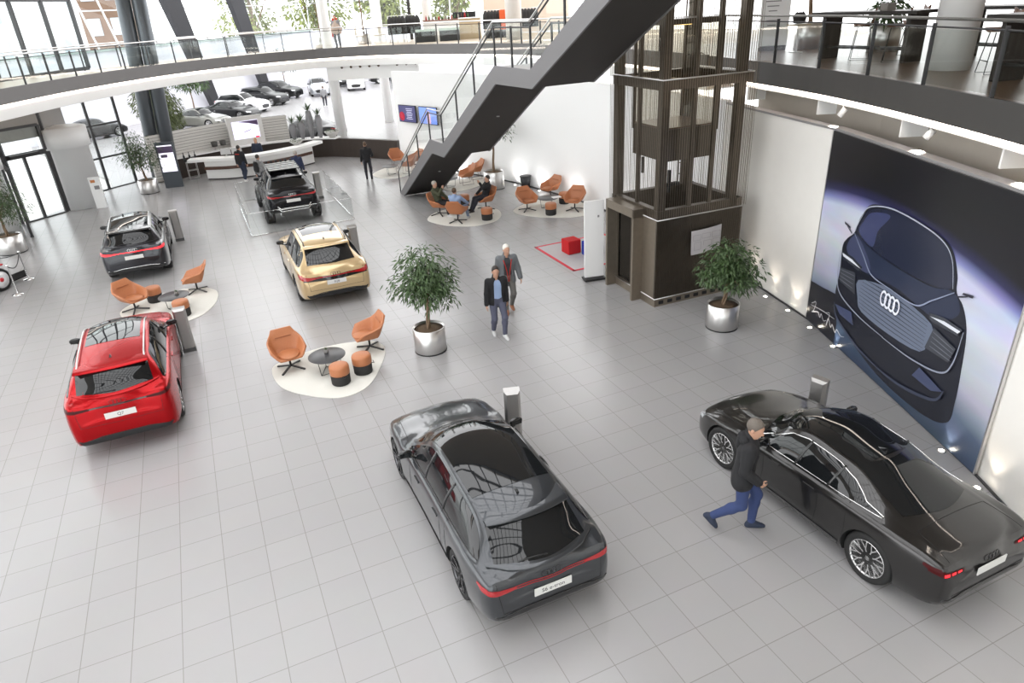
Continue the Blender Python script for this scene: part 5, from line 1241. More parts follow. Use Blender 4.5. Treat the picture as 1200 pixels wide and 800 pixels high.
def person(label, loc, face, pose, S=1.0, h=.012, top=None, topname='jacket', legs=None, shoes=None, hair=None, hairstyle='short', open_front=None, grp=None, skirt=0., extra=None, skin=None):
    """facing +x, left +y. pose = pelvis (x,z), lean, feet, hands, head yaw ..."""
    g = lambda k, d: pose.get(k, d); root = thing('person', label, 'person', loc, face, grp); root.scale = (S, S, S)
    pel = V3(*g('pelvis', (0, 0, .95))); lean = g('lean', 0.); side = g('sway', 0.); tw = g('twist', 0.)
    up = unit(V3(math.sin(lean), side, math.cos(lean))); fw0 = V3(math.cos(tw), math.sin(tw), 0); fw = unit(fw0 - up * (fw0 @ up)); lf = np.cross(up, fw)
    chest = pel + up * .33; neck = pel + up * .50 + fw * .0; hd = g('head', 0.); nod = g('nod', 0.)
    hy = tw + hd; hf = V3(math.cos(hy) * math.cos(nod), math.sin(hy) * math.cos(nod), -math.sin(nod)); hu = unit(V3(0, 0, 1) + .55 * up - hf * ((V3(0, 0, 1) + .55 * up) @ hf)); hl = np.cross(hu, hf)
    head = neck + unit(up * .6 + V3(0, 0, .6) + hf * .25) * .165; HM = np.stack([hf, hl, hu], -1)
    J = {}
    for s, n in ((1, 'L'), (-1, 'R')):
        hip = pel + V3(-math.sin(0) * 0, s * .095, -.03); 
        ft, toe = g('foot' + n, (0, s * .1, .09)), g('toe' + n, 0.)
        ank = V3(*ft); knee, ank = bend(hip, ank, .43, .43, g('kneehint' + n, (1, s * .12, .0))); sh = neck - up * .055 + lf * (s * .185); hand = V3(*g('hand' + n, (0, s * .30, .82)))
        elb, wr = bend(sh, hand, .285, .25, g('elbow' + n, (-.9, s * .5, -.3))); J[n] = (hip, knee, ank, sh, elb, wr, toe, s)
    allp = np.array([head + hu * .16, head - hu * .1, pel] + [q + V3(0, 0, 0) for n in 'LR' for q in J[n][:6]]); lo = allp.min(0) - .24; hi = allp.max(0) + .24; lo[2] = min(lo[2], -.02)
    def torso(B, e, k=.05):
        B.cone(pel - up * .02 + lf * .05, pel - up * .02 - lf * .05, .115 + e, .115 + e, k, (fw, 1.12)); B.cone(pel + up * .21 + lf * .045, pel + up * .21 - lf * .045, .113 + e, .113 + e, k, (fw, 1.14)); B.cone(pel + up * .1 + lf * .035, pel + up * .1 - lf * .035, .115 + e, .115 + e, k, (fw, 1.15))
        B.cone(chest + lf * .07, chest - lf * .07, .118 + e, .118 + e, k, (fw, 1.10)); B.cone(neck - up * .085 + lf * .125, neck - up * .085 - lf * .125, .070 + e, .070 + e, k)
    def arms(B, e, k=.03, cut=0.):
        for n in 'LR':
            hip, knee, ank, sh, elb, wr, toe, s = J[n]; w2 = elb + (wr - elb) * (1 - cut); B.cone(sh, elb, .055 + e, .043 + e, k); B.cone(elb, w2, .043 + e, .032 + e, k * .6)
    def legsf(B, e, k=.04, cut=0.):
        for n in 'LR':
            hip, knee, ank, sh, elb, wr, toe, s = J[n]; B.cone(hip, knee, .088 + e, .058 + e, k); c = knee + (ank - knee) * .3 + V3(-.012, 0, 0); B.cone(knee, c, .056 + e, .056 + e, k); B.cone(c, ank + (knee - ank) * cut, .056 + e, .040 + e * 1.2, k)
    hands = []
    def hand(B, n, fr):
        hip, knee, ank, sh, elb, wr, toe, s = J[n]; d = unit(wr - elb); inw = np.array(g('palm' + n, (0, -s, 0)), float); inw = unit(inw - d * (inw @ d)); sd = np.cross(d, inw) * 1.
        if sd[0] < 0: sd = -sd
        pc = wr + d * .055; B.cone(wr, wr + d * .02, .028, .03, .015); B.cone(wr + d * .025 + sd * .018, wr + d * .085 + sd * .022, .020, .017, .015, (inw, 1.35)); B.cone(wr + d * .025 - sd * .016, wr + d * .08 - sd * .020, .020, .016, .015, (inw, 1.35))
        cu = g('curl' + n, .5)
        for i, (off_, L) in enumerate(((.030, .070), (.010, .080), (-.010, .074), (-.029, .058))):
            b = wr + d * .085 + sd * off_; d1 = unit(d + inw * cu * .6); m1 = b + d1 * L * .5; d2 = unit(d + inw * cu * 1.8); B.cone(b, m1, fr, fr * .95, .004); B.cone(m1, m1 + d2 * L * .5, fr * .95, fr * .8, .004)
        b = wr + d * .03 + sd * .030; m1 = b + unit(d * .6 + sd * .7 + inw * .35) * .04; B.cone(b, m1, fr * 1.25, fr * 1.1, .008); B.cone(m1, m1 + unit(d + inw * .5 + sd * .1) * .035, fr * 1.1, fr * .9, .005)
    B = SDF(lo, hi, h)
    torso(B, -.008); arms(B, -.004); legsf(B, -.008)
    B.cone(neck - up * .06, head - hu * .055 - hf * .01, .060, .050, .03)
    B.ell(head + hf * -.006 + hu * .028, (.098, .076, .100), .02, HM); B.ell(head + hf * .035 - hu * .040, (.062, .056, .075), .03, HM); B.cone(head + hf * .062 - hu * .098 + hl * .008, head + hf * .062 - hu * .098 - hl * .008, .022, .022, .03)
    for s in (1, -1):
        B.ell(head + hf * .104 + hl * s * .032 + hu * .012, (.016, .017, .011), .018, HM, 'sub'); B.ell(head + hf * .088 + hl * s * .032 + hu * .010, (.012, .013, .010), .004, HM); B.ell(head + hl * s * .078 - hf * .004 - hu * .005, (.022, .009, .033), .008, HM); B.cone(head + hf * .092 + hl * s * .012 + hu * .032, head + hf * .084 + hl * s * .048 + hu * .033, .009, .007, .01)
    B.cone(head + hf * .093 + hu * .012, head + hf * .113 - hu * .030, .008, .013, .012); B.cone(head + hf * .100 - hu * .036 + hl * .010, head + hf * .100 - hu * .036 - hl * .010, .009, .009, .008); B.cone(head + hf * .094 - hu * .060 + hl * .018, head + hf * .094 - hu * .060 - hl * .018, .009, .009, .008); B.cone(head + hf * .105 - hu * .0635 + hl * .02, head + hf * .105 - hu * .0635 - hl * .02, .004, .004, .004, op='sub')
    for n in 'LR': hand(B, n, max(.0085, h * .95))
    for n in 'LR':
        hip, knee, ank, sh, elb, wr, toe, s = J[n]; f = V3(math.cos(g('turn' + n, s * .12)) * math.cos(toe), math.sin(g('turn' + n, s * .12)) * math.cos(toe), math.sin(toe)); B.cone(ank, ank + f * .07 + V3(math.sin(toe) * math.cos(g('turn' + n, s * .12)), math.sin(toe) * math.sin(g('turn' + n, s * .12)), -math.cos(toe)) * .045, .030, .020, .03)
    B.build('body', skin or SKIN, root)
    # garments are skins of their own, a little outside the body
    T = SDF(lo, hi, h); legsf(T, .010, .04, .06); T.cone(pel - up * .03 + lf * .05, pel - up * .03 - lf * .05, .122, .122, .05, (fw, 1.12)); T.cone(pel + up * .05 + lf * .04, pel + up * .05 - lf * .04, .116, .116, .05, (fw, 1.15)); T.build('trousers', legs, root)
    if open_front is not None:
        U = SDF(lo, hi, h); torso(U, .010); U.build('shirt', open_front, root)
    U = SDF(lo, hi, h); e = g('bulk', .020); torso(U, e); arms(U, e * .95, .03, g('cuff', .04))
    if skirt: U.cone(pel - up * skirt + lf * .055, pel - up * skirt - lf * .055, .125 + e, .125 + e, .05, (fw, 1.1))
    U.cone(neck - up * .03 + fw * -.012, neck + up * .035 - fw * .012, .082 + e * .5, .070 + e * .3, .03); U.cone(neck + up * .06 + fw * .02, neck + up * .10 + fw * .03, .062, .075, .015, op='sub')
    if open_front is not None:
        U.cone(pel - up * .16 + fw * .17, neck + up * .02 + fw * .13, .118, .078, .012, op='sub')
    U.build(topname, top, root)
    for n in 'LR':
        Sx = SDF(lo, hi, h); hip, knee, ank, sh, elb, wr, toe, s = J[n]; a = g('turn' + n, s * .12); f = V3(math.cos(a) * math.cos(toe), math.sin(a) * math.cos(toe), math.sin(toe)); dn = V3(math.sin(toe) * math.cos(a), math.sin(toe) * math.sin(a), -math.cos(toe)); l_ = np.cross(V3(0, 0, 1), f)
        Sx.cone(ank - f * .035 + dn * .045, ank + f * .135 + dn * .058, .042, .034, .02); Sx.cone(ank + f * .0 + dn * -.0, ank + f * .08 + dn * .045, .047, .036, .03); Sx.cone(ank - f * .05 + dn * .068, ank + f * .165 + dn * .068, .026, .026, .015)
        Sx.build('shoe', shoes, root)
    if hair is not None:
        Hh = SDF(head - .26, head + .24, min(h, .011)); Hh.ell(head - hf * .014 + hu * .036, (.104, .083, .104), .02, HM)
        if hairstyle == 'long': Hh.cone(head - hf * .06, head - hf * .075 - hu * .22, .075, .05, .03)
        Hh.ell(head + hf * .105 - hu * .012, (.105, .10, .088), .015, HM, 'sub'); Hh.ell(head - hf * .0 - hu * .13, (.16, .16, .10), .015, HM, 'sub') if hairstyle != 'long' else None
        Hh.build('knit_cap' if hairstyle == 'cap' else 'hair', hair, root)
    if extra: extra(root, dict(pel=pel, up=up, fw=fw, lf=lf, neck=neck, chest=chest, head=head, hf=hf, hl=hl, hu=hu, lo=lo, hi=hi, h=h))
    return root
c_blk = cloth('black', (.015, .015, .017)); c_navy = cloth('navy', (.03, .04, .07)); c_jean = cloth('blue_jeans', (.035, .055, .15)); c_dk = cloth('dark_jeans', (.03, .03, .04)); c_gr = cloth('grey', (.15, .16, .17)); c_lg = cloth('light_grey', (.25, .25, .26)); c_lb = cloth('light_blue', (.30, .40, .60)); c_ol = cloth('olive', (.06, .065, .035)); c_wh = cloth('white', (.6, .6, .6)); c_slate = cloth('slate_blue', (.09, .095, .14)); c_br = cloth('brown_shoe', (.32, .14, .08)); c_red = cloth('red', (.5, .03, .02)); c_tan = cloth('beige_poncho', (.45, .36, .30))
h_dk = noisy('dark_hair', (.018, .013, .010), (.03, .022, .018), 80, .6); h_br = noisy('brown_hair', (.10, .055, .03), (.07, .04, .02), 80, .6); h_gr = noisy('grey_hair', (.42, .38, .34), (.30, .27, .24), 80, .7); h_wh = cloth('white_cap', (.72, .70, .64)); h_bl = noisy('blonde_hair', (.45, .30, .12), (.35, .22, .09), 60, .6)
def stand_pose(**k):
    d = dict(pelvis=(0, 0, .93), footL=(.02, .11, .085), footR=(-.02, -.11, .085), handL=(.05, .27, .80), handR=(.05, -.27, .80)); d.update(k); return d
def sit_pose(**k):
    d = dict(pelvis=(.0, 0, .55), lean=-.28, footL=(.52, .14, .09), footR=(.46, -.14, .09), kneehintL=(.3, .1, 1), kneehintR=(.3, -.1, 1), handL=(.28, .2, .62), handR=(.28, -.2, .62)); d.update(k); return d
R_ = math.radians
# man striding past the saloon: left leg forward, right heel lifted behind
def zip_line(root, q):
    m = MB(); pts = [Vector(q['pel'] + q['up'] * u + q['fw'] * (.165 if u < .3 else .155) + q['lf'] * .012) for u in (0.02, .12, .22, .32)]; m.tube(pts, .006, 5); m.build('zip', mat('print_grey'), root)
person('man in a black hooded jacket and blue jeans walking past the saloon', (3.20, 7.83, 0), R_(-14), dict(pelvis=(0, 0, .92), lean=.07, sway=0, twist=-.1, footL=(.17, .06, .085), footR=(-.34, -.05, .21), toeR=-.8, toeL=0.0, handL=(.02, .24, .84), handR=(.16, -.20, .92), elbowR=(-1, -.4, -.2), nod=.30, head=-.35, curlL=.8, curlR=1.1, bulk=.028), 1.14, .0085,
       c_blk, 'hooded_jacket', c_jean, c_navy, noisy('dark_grey_hair', (.10, .08, .065), (.16, .14, .12), 90, .65), 'short', skirt=.10,
       extra=lambda root, q: (lambda U: (U.cone(q['neck'] - q['fw'] * .07 + q['lf'] * .07, q['neck'] - q['fw'] * .07 - q['lf'] * .07, .055, .055, .03), U.cone(q['neck'] - q['fw'] * .10 + q['up'] * .02, q['neck'] - q['fw'] * .11 - q['up'] * .12, .06, .05, .03), U.build('hood', c_blk, root)))(SDF(q['lo'], q['hi'], .011)))
# two men walking together
person('man in an open black jacket over a light blue shirt with white sneakers', (-.30, 14.98, 0), R_(-72), dict(pelvis=(0, 0, .92), footL=(.20, .08, .085), footR=(-.12, -.09, .10), toeR=-.25, handL=(.0, .24, .82), handR=(.06, -.27, .82), lean=.02, head=-.1, bulk=.024, curlL=.9, curlR=.6), 1.05, .009,
       c_blk, 'jacket', c_slate, c_wh, h_dk, 'short', open_front=c_lb, skirt=.06)
def red_trim(root, q):
    m = MB()
    for s in (1, -1): m.tube([Vector(q['pel'] + q['up'] * a + q['fw'] * f + q['lf'] * (s * l)) for a, f, l in ((-.1, .165, .01), (.15, .168, .035), (.33, .160, .07), (.44, .12, .10))], .010, 6)
    m.build('red_jacket_trim', c_red, root)
person('man with a white cap in a grey jacket with red trim', (-.02, 16.45, 0), R_(-78), dict(pelvis=(0, 0, .92), footL=(-.10, .09, .10), footR=(.16, -.09, .085), toeL=-.2, handL=(.10, .30, .86), handR=(-.02, -.26, .82), head=.15, bulk=.032), 1.06, .010, c_gr, 'jacket', cloth('grey_trousers', (.16, .155, .145)), c_br, h_wh, 'cap', skirt=.12, extra=red_trim, open_front=cloth('charcoal', (.05, .05, .055)))
# seated men
person('seated man in an olive top with hand at his chin', (-2.49, 26.02, 0), R_(-25), sit_pose(handR=(.20, -.06, 1.06), elbowR=(.4, -.5, -1), nod=.15), 1., .013, c_ol, 'sweater', c_blk, c_wh, h_gr, 'short')
person('seated man in a light blue shirt seen from behind', (-1.74, 24.92, 0), R_(72), sit_pose(handL=(.30, .30, .66), handR=(.28, -.34, .66), footL=(.55, .2, .09), footR=(.50, -.22, .09)), 1., .013, c_lb, 'shirt', cloth('pale_jeans', (.22, .28, .40)), c_wh, h_br, 'short')
person('seated man all in black with hand at his face', (-.70, 26.45, 0), R_(205), sit_pose(handL=(.22, .05, 1.08), elbowL=(.5, .5, -1), footL=(.62, .10, .09), footR=(.60, -.12, .09)), 1., .013, c_blk, 'jacket', c_dk, c_blk, h_dk, 'short')
# standing figures towards the back
person('man all in black seen from behind near the dark counter', (-6.39, 33.15, 0), R_(100), stand_pose(handR=(.22, -.22, .98)), 1.02, .013, c_blk, 'jacket', c_dk, c_blk, h_br, 'short')
def stripe(root, q):
    m = MB(); m.box(Vector(q['neck'] - q['up'] * .10 - q['fw'] * .155), (.05, .20, .03)); m.build('red_back_print', c_red, root)
person('man in dark clothes with red back print at the reception desk', (-12.80, 34.35, 0), R_(75), stand_pose(footL=(.05, .02, .085), footR=(-.04, -.06, .085)), 1.02, .013, c_blk, 'jacket', c_navy, c_wh, h_dk, 'short', extra=stripe)
person('blonde woman behind the reception desk', (-12.75, 36.9, 0), R_(-90), stand_pose(), .97, .014, c_navy, 'blazer', c_dk, c_blk, h_bl, 'long')
def pack(root, q):
    U = SDF(q['lo'] - .1, q['hi'] + .1, .014); U.cone(q['chest'] - q['fw'] * .20 + q['up'] * .08, q['chest'] - q['fw'] * .20 - q['up'] * .18, .11, .13, .03, (q['fw'], 1.3)); U.build('backpack', c_blk, root)
person('man in a black and white patterned jacket with a backpack', (-11.05, 31.7, 0), R_(70), stand_pose(), 1., .013, None or (lambda m: m)(noisy('patterned_cloth', (.02, .02, .025), (.45, .45, .45), 9, .9, detail=1)), 'jacket', c_dk, c_blk, h_dk, 'short', extra=pack)
person('grey haired man in a navy suit standing beyond the bonnet of the show car', (-9.42, 32.1, 0), R_(100), stand_pose(), 1., .014, cloth('suit_navy', (.03, .04, .09)), 'suit_jacket', c_navy, c_blk, h_gr, 'short')
person('person in a grey top standing far off between the parked cars', (-15.05, 63.0, 0), R_(95), stand_pose(), 1., .018, c_lg, 'top', c_dk, c_wh, h_br, 'short')
# upstairs
def poncho(root, q):
    U = SDF(q['lo'] - .2, q['hi'] + .2, .018); U.cone(q['neck'] - q['up'] * .02, q['pel'] + q['up'] * .05, .13, .33, .04, (q['fw'], 1.35)); U.build('poncho', c_tan, root)
    U = SDF(q['lo'] - .2, q['hi'] + .2, .018); U.cone(q['neck'] + q['up'] * .05 + q['lf'] * .05, q['neck'] + q['up'] * .02 - q['lf'] * .10, .085, .085, .03); U.build('red_scarf', c_red, root)
    m = MB(); m.box(Vector(q['pel'] - q['lf'] * .26 - V3(0, 0, .16)), (.16, .30, .42)); m.build('red_bag', c_red, root)
person('person in a beige poncho and red scarf on the upper back gallery', (-9.0, 43.3, 5.47), R_(-95), stand_pose(), 1., .016, c_lg, 'top', c_dk, c_dk, h_dk, 'short', extra=poncho)
# ------------------------------------------------------------------ far hall, outside, upper galleries
sil = mat('satin_silver', (.6, .6, .6), .3, .9)
def far_car(name, label, x, y, hd, kind, pm, first={}):
    grp = 'cars parked in the far hall'
    key = (kind, pm.name)
    if key in first: return dup(first[key], (x, y, 0), hd, label, grp)
    K = car_keys(4.75, 1.86, 1.44, 2.82, .9, 'sedan', .35) if kind == 'sedan' else car_keys(4.7, 1.9, 1.64, 2.82, .9, 'suv', .37)
    r = make_car(name, label, (x, y), hd, K, dict(paint=pm, rim=rim_l, wheel='five', rings=False, lamp_h=.07, spoiler=pm), grp, lod=2); first[key] = r; return r
p_wht = paint('white_car_paint', (.75, .75, .76), .0, .25); p_sil = paint('silver_car_paint', (.45, .47, .5)); p_b2 = paint('black_car_paint', (.008, .008, .009), .1, .3, .25); p_g2 = paint('olive_grey_paint', (.12, .12, .105))
a = math.radians(-20)
far_car('sports_car', 'olive grey saloon in the far hall, nearest the slatted wall', -22.6, 54.6, a, 'sedan', p_g2)
far_car('saloon_car', 'black saloon in the far hall between the olive grey and the white car', -21.6, 58.6, a, 'sedan', p_b2)
far_car('suv_car', 'white car in the far hall behind the black saloon', -22.0, 62.6, a, 'suv', p_wht)
far_car('suv_car', 'black SUV in the far hall behind the white car', -21.6, 67.2, a, 'suv', p_b2)
far_car('suv_car', 'black SUV at the back of the parked row beside the thin indoor tree', -21.6, 72.4, a, 'suv', p_b2)
far_car('suv_car', 'silver SUV in the far hall with its front to the viewer behind the standing person', -18.0, 73.6, math.radians(-72), 'suv', p_sil)
far_car('suv_car', 'white SUV in the far hall with its front to the viewer between two white columns', -14.8, 77.0, math.radians(-80), 'suv', p_wht)
far_car('saloon_car', 'black saloon in the far hall left of the white SUV facing the viewer', -17.1, 82.0, math.radians(-70), 'sedan', p_b2)
far_car('saloon_car', 'black saloon in the far hall right of the white SUV facing the viewer', -12.0, 82.6, math.radians(200), 'sedan', p_b2)
far_car('suv_car', 'silver SUV partly hidden by the edge of the big white wall', -9.6, 75.6, math.radians(-70), 'suv', p_sil)
far_car('saloon_car', 'black saloon just behind the bowl and vases on the dark counter', -12.3, 45.5, math.radians(165), 'sedan', p_b2)
far_car('saloon_car', 'black saloon parked outside beyond the entrance windows', -29.5, 52.0, math.radians(60), 'sedan', p_b2)
# racing car whose front corner enters at the left edge
rc = thing('racing_car', 'black racing car with a white rimmed wheel cut by the left edge', 'car', (-16.82, 20.05, 0), math.radians(75)); m = MB()
P = []
for x, w_, z0, z1 in ((1.3, .06, .22, .32), (.9, .14, .18, .40), (.2, .24, .14, .52), (-.6, .36, .12, .70), (-1.2, .62, .12, .72), (-2.2, .60, .14, .68), (-2.9, .35, .2, .55)):
    row = []
    for k in range(16):
        t = 2 * PI * k / 16; c, s = math.cos(t), math.sin(t); row.append((x, w_ * math.copysign(abs(c) ** .7, c), (z0 + z1) / 2 + (z1 - z0) / 2 * math.copysign(abs(s) ** .7, s)))
    P.append(row + [row[0]])
m.grid(P, 0, True); m.build('body', p_blk, rc, fixn=True)
m = MB(); m.box((1.25, 0, .16), (.40, 1.7, .03)); m.box((1.2, .84, .25), (.5, .02, .22)); m.box((1.2, -.84, .25), (.5, .02, .22)); m.build('front_wing', gloss_black, rc)
m = MB(); m.box((.35, .0, .66), (.9, .26, .03), M=Matrix.Rotation(.15, 3, 'Y')); m.box((.62, -.62, .74), (.55, .30, .03)); m.build('red_panel', mat('racing_red', (.6, .02, .03), .3), rc)
for sx in (.55, -2.3):
    for sg in (1, -1):
        m = MB(); m.tube([(sx, sg * .2, .40), (sx, sg * .70, .36)], .02, 6); m.build('suspension_arm', dark, rc)
        w_ = make_wheel(.36, .30, 'five', p_wht, rc, (sx, sg * .78, .36), sg, 2); m = MB(); m.lathe([(0, sg * .165), (.07, sg * .16), (.07, sg * .1)], 14, (0, 0, 0), 0, 'y'); m.build('red_hub', mat('racing_red'), w_); m = MB(); m.lathe([(.10, sg * .155), (.24, sg * .152), (.24, sg * .145), (.10, sg * .145)], 24, (0, 0, 0), 0, 'y'); m.build('white_disc_cover', p_wht, w_)
# outside: trees and buildings beyond the glass
og = noisy('outdoor_foliage', (.16, .20, .05), (.34, .36, .12), 1.2, .7)
for i, (x, y, r_, h) in enumerate(((-33, 104, 5.5, 15), (-24.5, 106, 6, 16), (-15, 103, 4.5, 14), (-5, 100, 4.5, 14))):
    rn = random.Random(40 + i); t = thing('outdoor_tree', ['pale leafy tree outside the glazing left of the upper white column', 'large pale leafy tree outside beyond the upper gallery', 'leafy tree outside seen behind the person in the poncho', 'leafy tree outside behind the cafe counter'][i], 'tree', (x, y, -.35), 0, 'trees outside'); m = MB(); m.tube([(0, 0, 0), (.2, 0, h * .4), (0, .2, h * .8)], [.35, .28, .1], 8)
    for k in range(5): q = 1.3 * k; m.tube([(0, 0, h * .35), (r_ * .35 * math.cos(q), r_ * .35 * math.sin(q), h * .6), (r_ * .6 * math.cos(q), r_ * .6 * math.sin(q), h * .75)], [.16, .1, .04], 6)
    m.build('trunk', bark, t); m = MB(); leaf_cloud(m, rn, [((rn.uniform(-.5, .5) * r_, rn.uniform(-.5, .5) * r_, h * rn.uniform(.42, .95)), (r_ * .5, r_ * .5, r_ * .42)) for _ in range(11)], 2600, .75, .22, .3); m.build('foliage', og, t)
def building(x, y, w_, d, h, rz, m1, label, nf, nw):
    t = thing('building', label, 'building', (x, y, -.35), rz); m = MB(); m.box((0, 0, h / 2), (w_, d, h)); m.build('wall', m1, t); m = MB(); m.box((0, 0, h + .15), (w_ + .4, d + .4, .3)); m.build('roof', mat('roof_grey', (.3, .3, .3), .8), t)
    for f in range(nf):
        for k in range(nw):
            m = MB(); m.box((-w_ / 2 + (k + .5) * w_ / nw, -d / 2 - .02, (f + .55) * h / nf), (w_ / nw * .55, .08, h / nf * .5)); m.build('window', mat('building_window', (.42, .47, .52), .3), t)
building(-62, 92, 34, 12, 15, math.radians(14), mat('building_pale', (.66, .66, .68), .8), 'long pale building seen through the upper left glazing', 4, 9)
building(-37.5, 76, 4.2, 6, 18, math.radians(10), noisy('brown_cladding', (.14, .08, .05), (.20, .12, .08), 2, .7), 'narrow brown clad building beside the dark columns', 6, 2)
# cafe on the back gallery
Z = 5.47
def bx_thing(name, label, cat, parts, loc, rz=0., grp=None):
    t = thing(name, label, cat, loc, rz, grp)
    for nm, mt_, boxes in parts:
        m = MB()
        for c, d in boxes: m.box(c, d)
        m.build(nm, mt_, t)
    return t
gtop = mat('pale_green_glass_top', (.45, .55, .50), .15, coat=.5); cafe_wood = noisy('pale_cafe_wood', (.52, .40, .25), (.58, .46, .30), 4, .5, stretch=(1, 1, .2))
bx_thing('cafe_counter', 'long white cafe counter on the back gallery with things along its top', 'counter', [('front', white, [((0, 0, .52), (2.9, .7, 1.04))]), ('counter_top', mat('red_brown_top', (.22, .09, .07), .3), [((0, 0, 1.07), (3.1, .85, .06))])], (-2.75, 46.6, Z))
bx_thing('wooden_bar', 'pale wooden bar block right of the white cafe counter', 'bar', [('front', cafe_wood, [((0, 0, .55), (1.25, .9, 1.1))]), ('bar_top', white, [((0, 0, 1.12), (1.35, 1.0, .05))])], (-1.35, 44.7, Z))
for i, x in enumerate((-3.95, -2.55)):
    bx_thing('display_box', ['low black display box with green glass top on the back gallery, left of two', 'low black display box with green glass top on the back gallery, right of two'][i], 'display case', [('base', dark, [((0, 0, .28), (1.15, .8, .56))]), ('glass_top', gtop, [((0, 0, .62), (1.2, .85, .12))])], (x, 43.7, Z), 0, 'low display boxes')
bx_thing('low_bench', 'long dark low bench behind the stair railing on the back gallery', 'bench', [('seat', anthr, [((0, 0, .36), (2.2, .7, .12))]), ('base', dark, [((0, 0, .16), (2.0, .6, .32))])], (.55, 43.5, Z))
for i, (x, y) in enumerate(((-5.75, 45.2), (-4.95, 45.75), (-.02, 44.9), (2.15, 44.6))):
    t = thing('coat_rack', ['black coats on a rack left of the cafe counter, outer', 'black coats on a rack left of the cafe counter, inner', 'black coats on a rack right of the wooden bar', 'black coats on a rack right of the big white column'][i], 'clothes rack', (x, y, Z), .1, 'black clothes racks'); m = MB()
    for q in (-.5, .5): m.tube([(q, 0, 0), (q, 0, 1.45)], .02, 6)
    m.tube([(-.5, 0, 1.45), (.5, 0, 1.45)], .02, 6); m.build('rail', steel, t)
    for k in range(5): m = MB(); q = -.38 + k * .19; m.lathe([(.20, .45), (.19, .9), (.17, 1.25), (.05, 1.44)], 10, (q, 0, 0)); m.build('coat', black_fab, t)
t = thing('coffee_machine', 'brown curved hood machine on the cafe counter', 'machine', (-1.75, 47.2, Z + 1.1)); m = MB(); P = []
for i in range(9): q = PI * i / 8; P.append([(-.75 * math.cos(q), y, .35 + .5 * math.sin(q)) for y in (-.35, .35)])
m.grid(P, 0, True); m.build('hood', noisy('copper_brown', (.25, .14, .08), (.32, .19, .11), 4, .35, .6), t); m = MB(); m.box((0, 0, .17), (1.4, .6, .34)); m.build('machine_body', dark, t)
rn = random.Random(11)
for i in range(14):
    x = -4.1 + i * .2; h_ = rn.uniform(.18, .34); m = MB(); r_ = rn.uniform(.035, .06); m.lathe([(r_, 0), (r_, h_ * .6), (r_ * .4, h_ * .8), (r_ * .4, h_), (0, h_)], 10); o = m.build('bottle', mat('bottle_%d' % (i % 4), ((.4, .03, .03), (.05, .12, .05), (.35, .33, .3), (.06, .03, .02))[i % 4], .2)); o.location = (x, 46.45 + rn.uniform(-.15, .2), Z + 1.10); tag(o, 'small bottle standing on the white cafe counter', 'bottle', 'bottles on the cafe counter')
def bar_table(x, y, label): return bx_thing('cafe_table', label, 'table', [('table_top', white, [((0, 0, .74), (.8, .8, .04))]), ('pedestal', steel, [((0, 0, .37), (.06, .06, .72)), ((0, 0, .01), (.42, .42, .02))])], (x, y, Z), 0, 'white cafe tables')
bar_table(-7.6, 45.8, 'small white cafe table right of the person in the poncho, outer'); bar_table(-6.3, 46.4, 'small white cafe table right of the person in the poncho, inner')
def cafe_chair(x, y, rz, label): 
    return bx_thing('cafe_chair', label, 'chair', [('seat', mat('chair_beige', (.55, .48, .38), .6), [((0, 0, .45), (.42, .42, .04))]), ('backrest', mat('chair_beige'), [((-.2, 0, .72), (.03, .42, .40))])] + [('leg', steel, [((a_, b_, .22), (.025, .025, .44))]) for a_ in (-.18, .18) for b_ in (-.18, .18)], (x, y, Z), rz, 'pale cafe chairs')
cafe_chair(-8.15, 45.6, 0, 'pale cafe chair left of the outer cafe table'); cafe_chair(-7.05, 45.5, 3.0, 'pale cafe chair between the two cafe tables, nearer'); cafe_chair(-6.9, 46.6, .2, 'pale cafe chair between the two cafe tables, farther'); cafe_chair(-5.75, 46.2, 3.3, 'pale cafe chair right of the inner cafe table')
bx_thing('poster_banner', 'orange upright banner beside the big upper white column', 'banner', [('banner', mat('banner_orange', (.75, .12, .03), .5), [((0, 0, .75), (.42, .04, 1.4))]), ('foot', dark, [((0, 0, .02), (.5, .3, .04))])], (.62, 44.6, Z))
m = MB(); m.box((2.2, 49.0, 7.6), (5.5, .2, 4.2)); struct(m.build('wall_cafe', noisy('pale_peach_wall', (.62, .50, .40), (.66, .54, .44), 2, .7)))
m = MB(); m.box((2.5, 48.88, 7.75), (.7, .04, .55)); tag(m.build('wall_picture', mat('screen_violet')), 'small dark picture on the peach wall of the cafe', 'picture')
potted_tree('potted_tree', 'green potted tree on the upper back gallery left of the white column', -10.0, 43.6, 3.6, 1.0, 21, 900, (.42, .62), (0, 0), trunk_h=1.6, loc_z=Z)
potted_tree('potted_tree', 'tall slender tree on the upper back gallery behind the poncho', -8.0, 46.4, 4.6, 1.1, 22, 900, (.40, .55), (0, 0), trunk_h=2.4, loc_z=Z)
# right upper gallery: tall tables with slab legs, stools, planter, board
ZR = 5.50
tl = noisy('black_oak', (.016, .013, .011), (.026, .021, .018), 8, .45, stretch=(1, 1, .2)); brown_l = noisy('brown_stool_leather', (.12, .05, .025), (.15, .065, .035), 30, .5)
def tall_table(x, y, L, rz, label):
    return bx_thing('bar_table', label, 'table', [('table_top', tl, [((L / 2, 0, 1.06), (L + .5, .85, .07))]), ('slab_leg', tl, [((.05, 0, .52), (.10, .62, 1.04))]), ('slab_leg', tl, [((L, 0, .52), (.10, .62, 1.04))]), ('foot_bar', dark, [((L / 2, .15, .28), (L, .05, .05)), ((L / 2, -.15, .28), (L, .05, .05))])], (x, y, ZR), rz)
tall_table(8.62, 19.0, 2.35, math.radians(-64), 'long black bar table with slab legs on the right upper gallery by the lift'); tall_table(9.15, 12.9, 2.4, math.radians(-80), 'black bar table with slab legs at the right edge of the upper gallery')
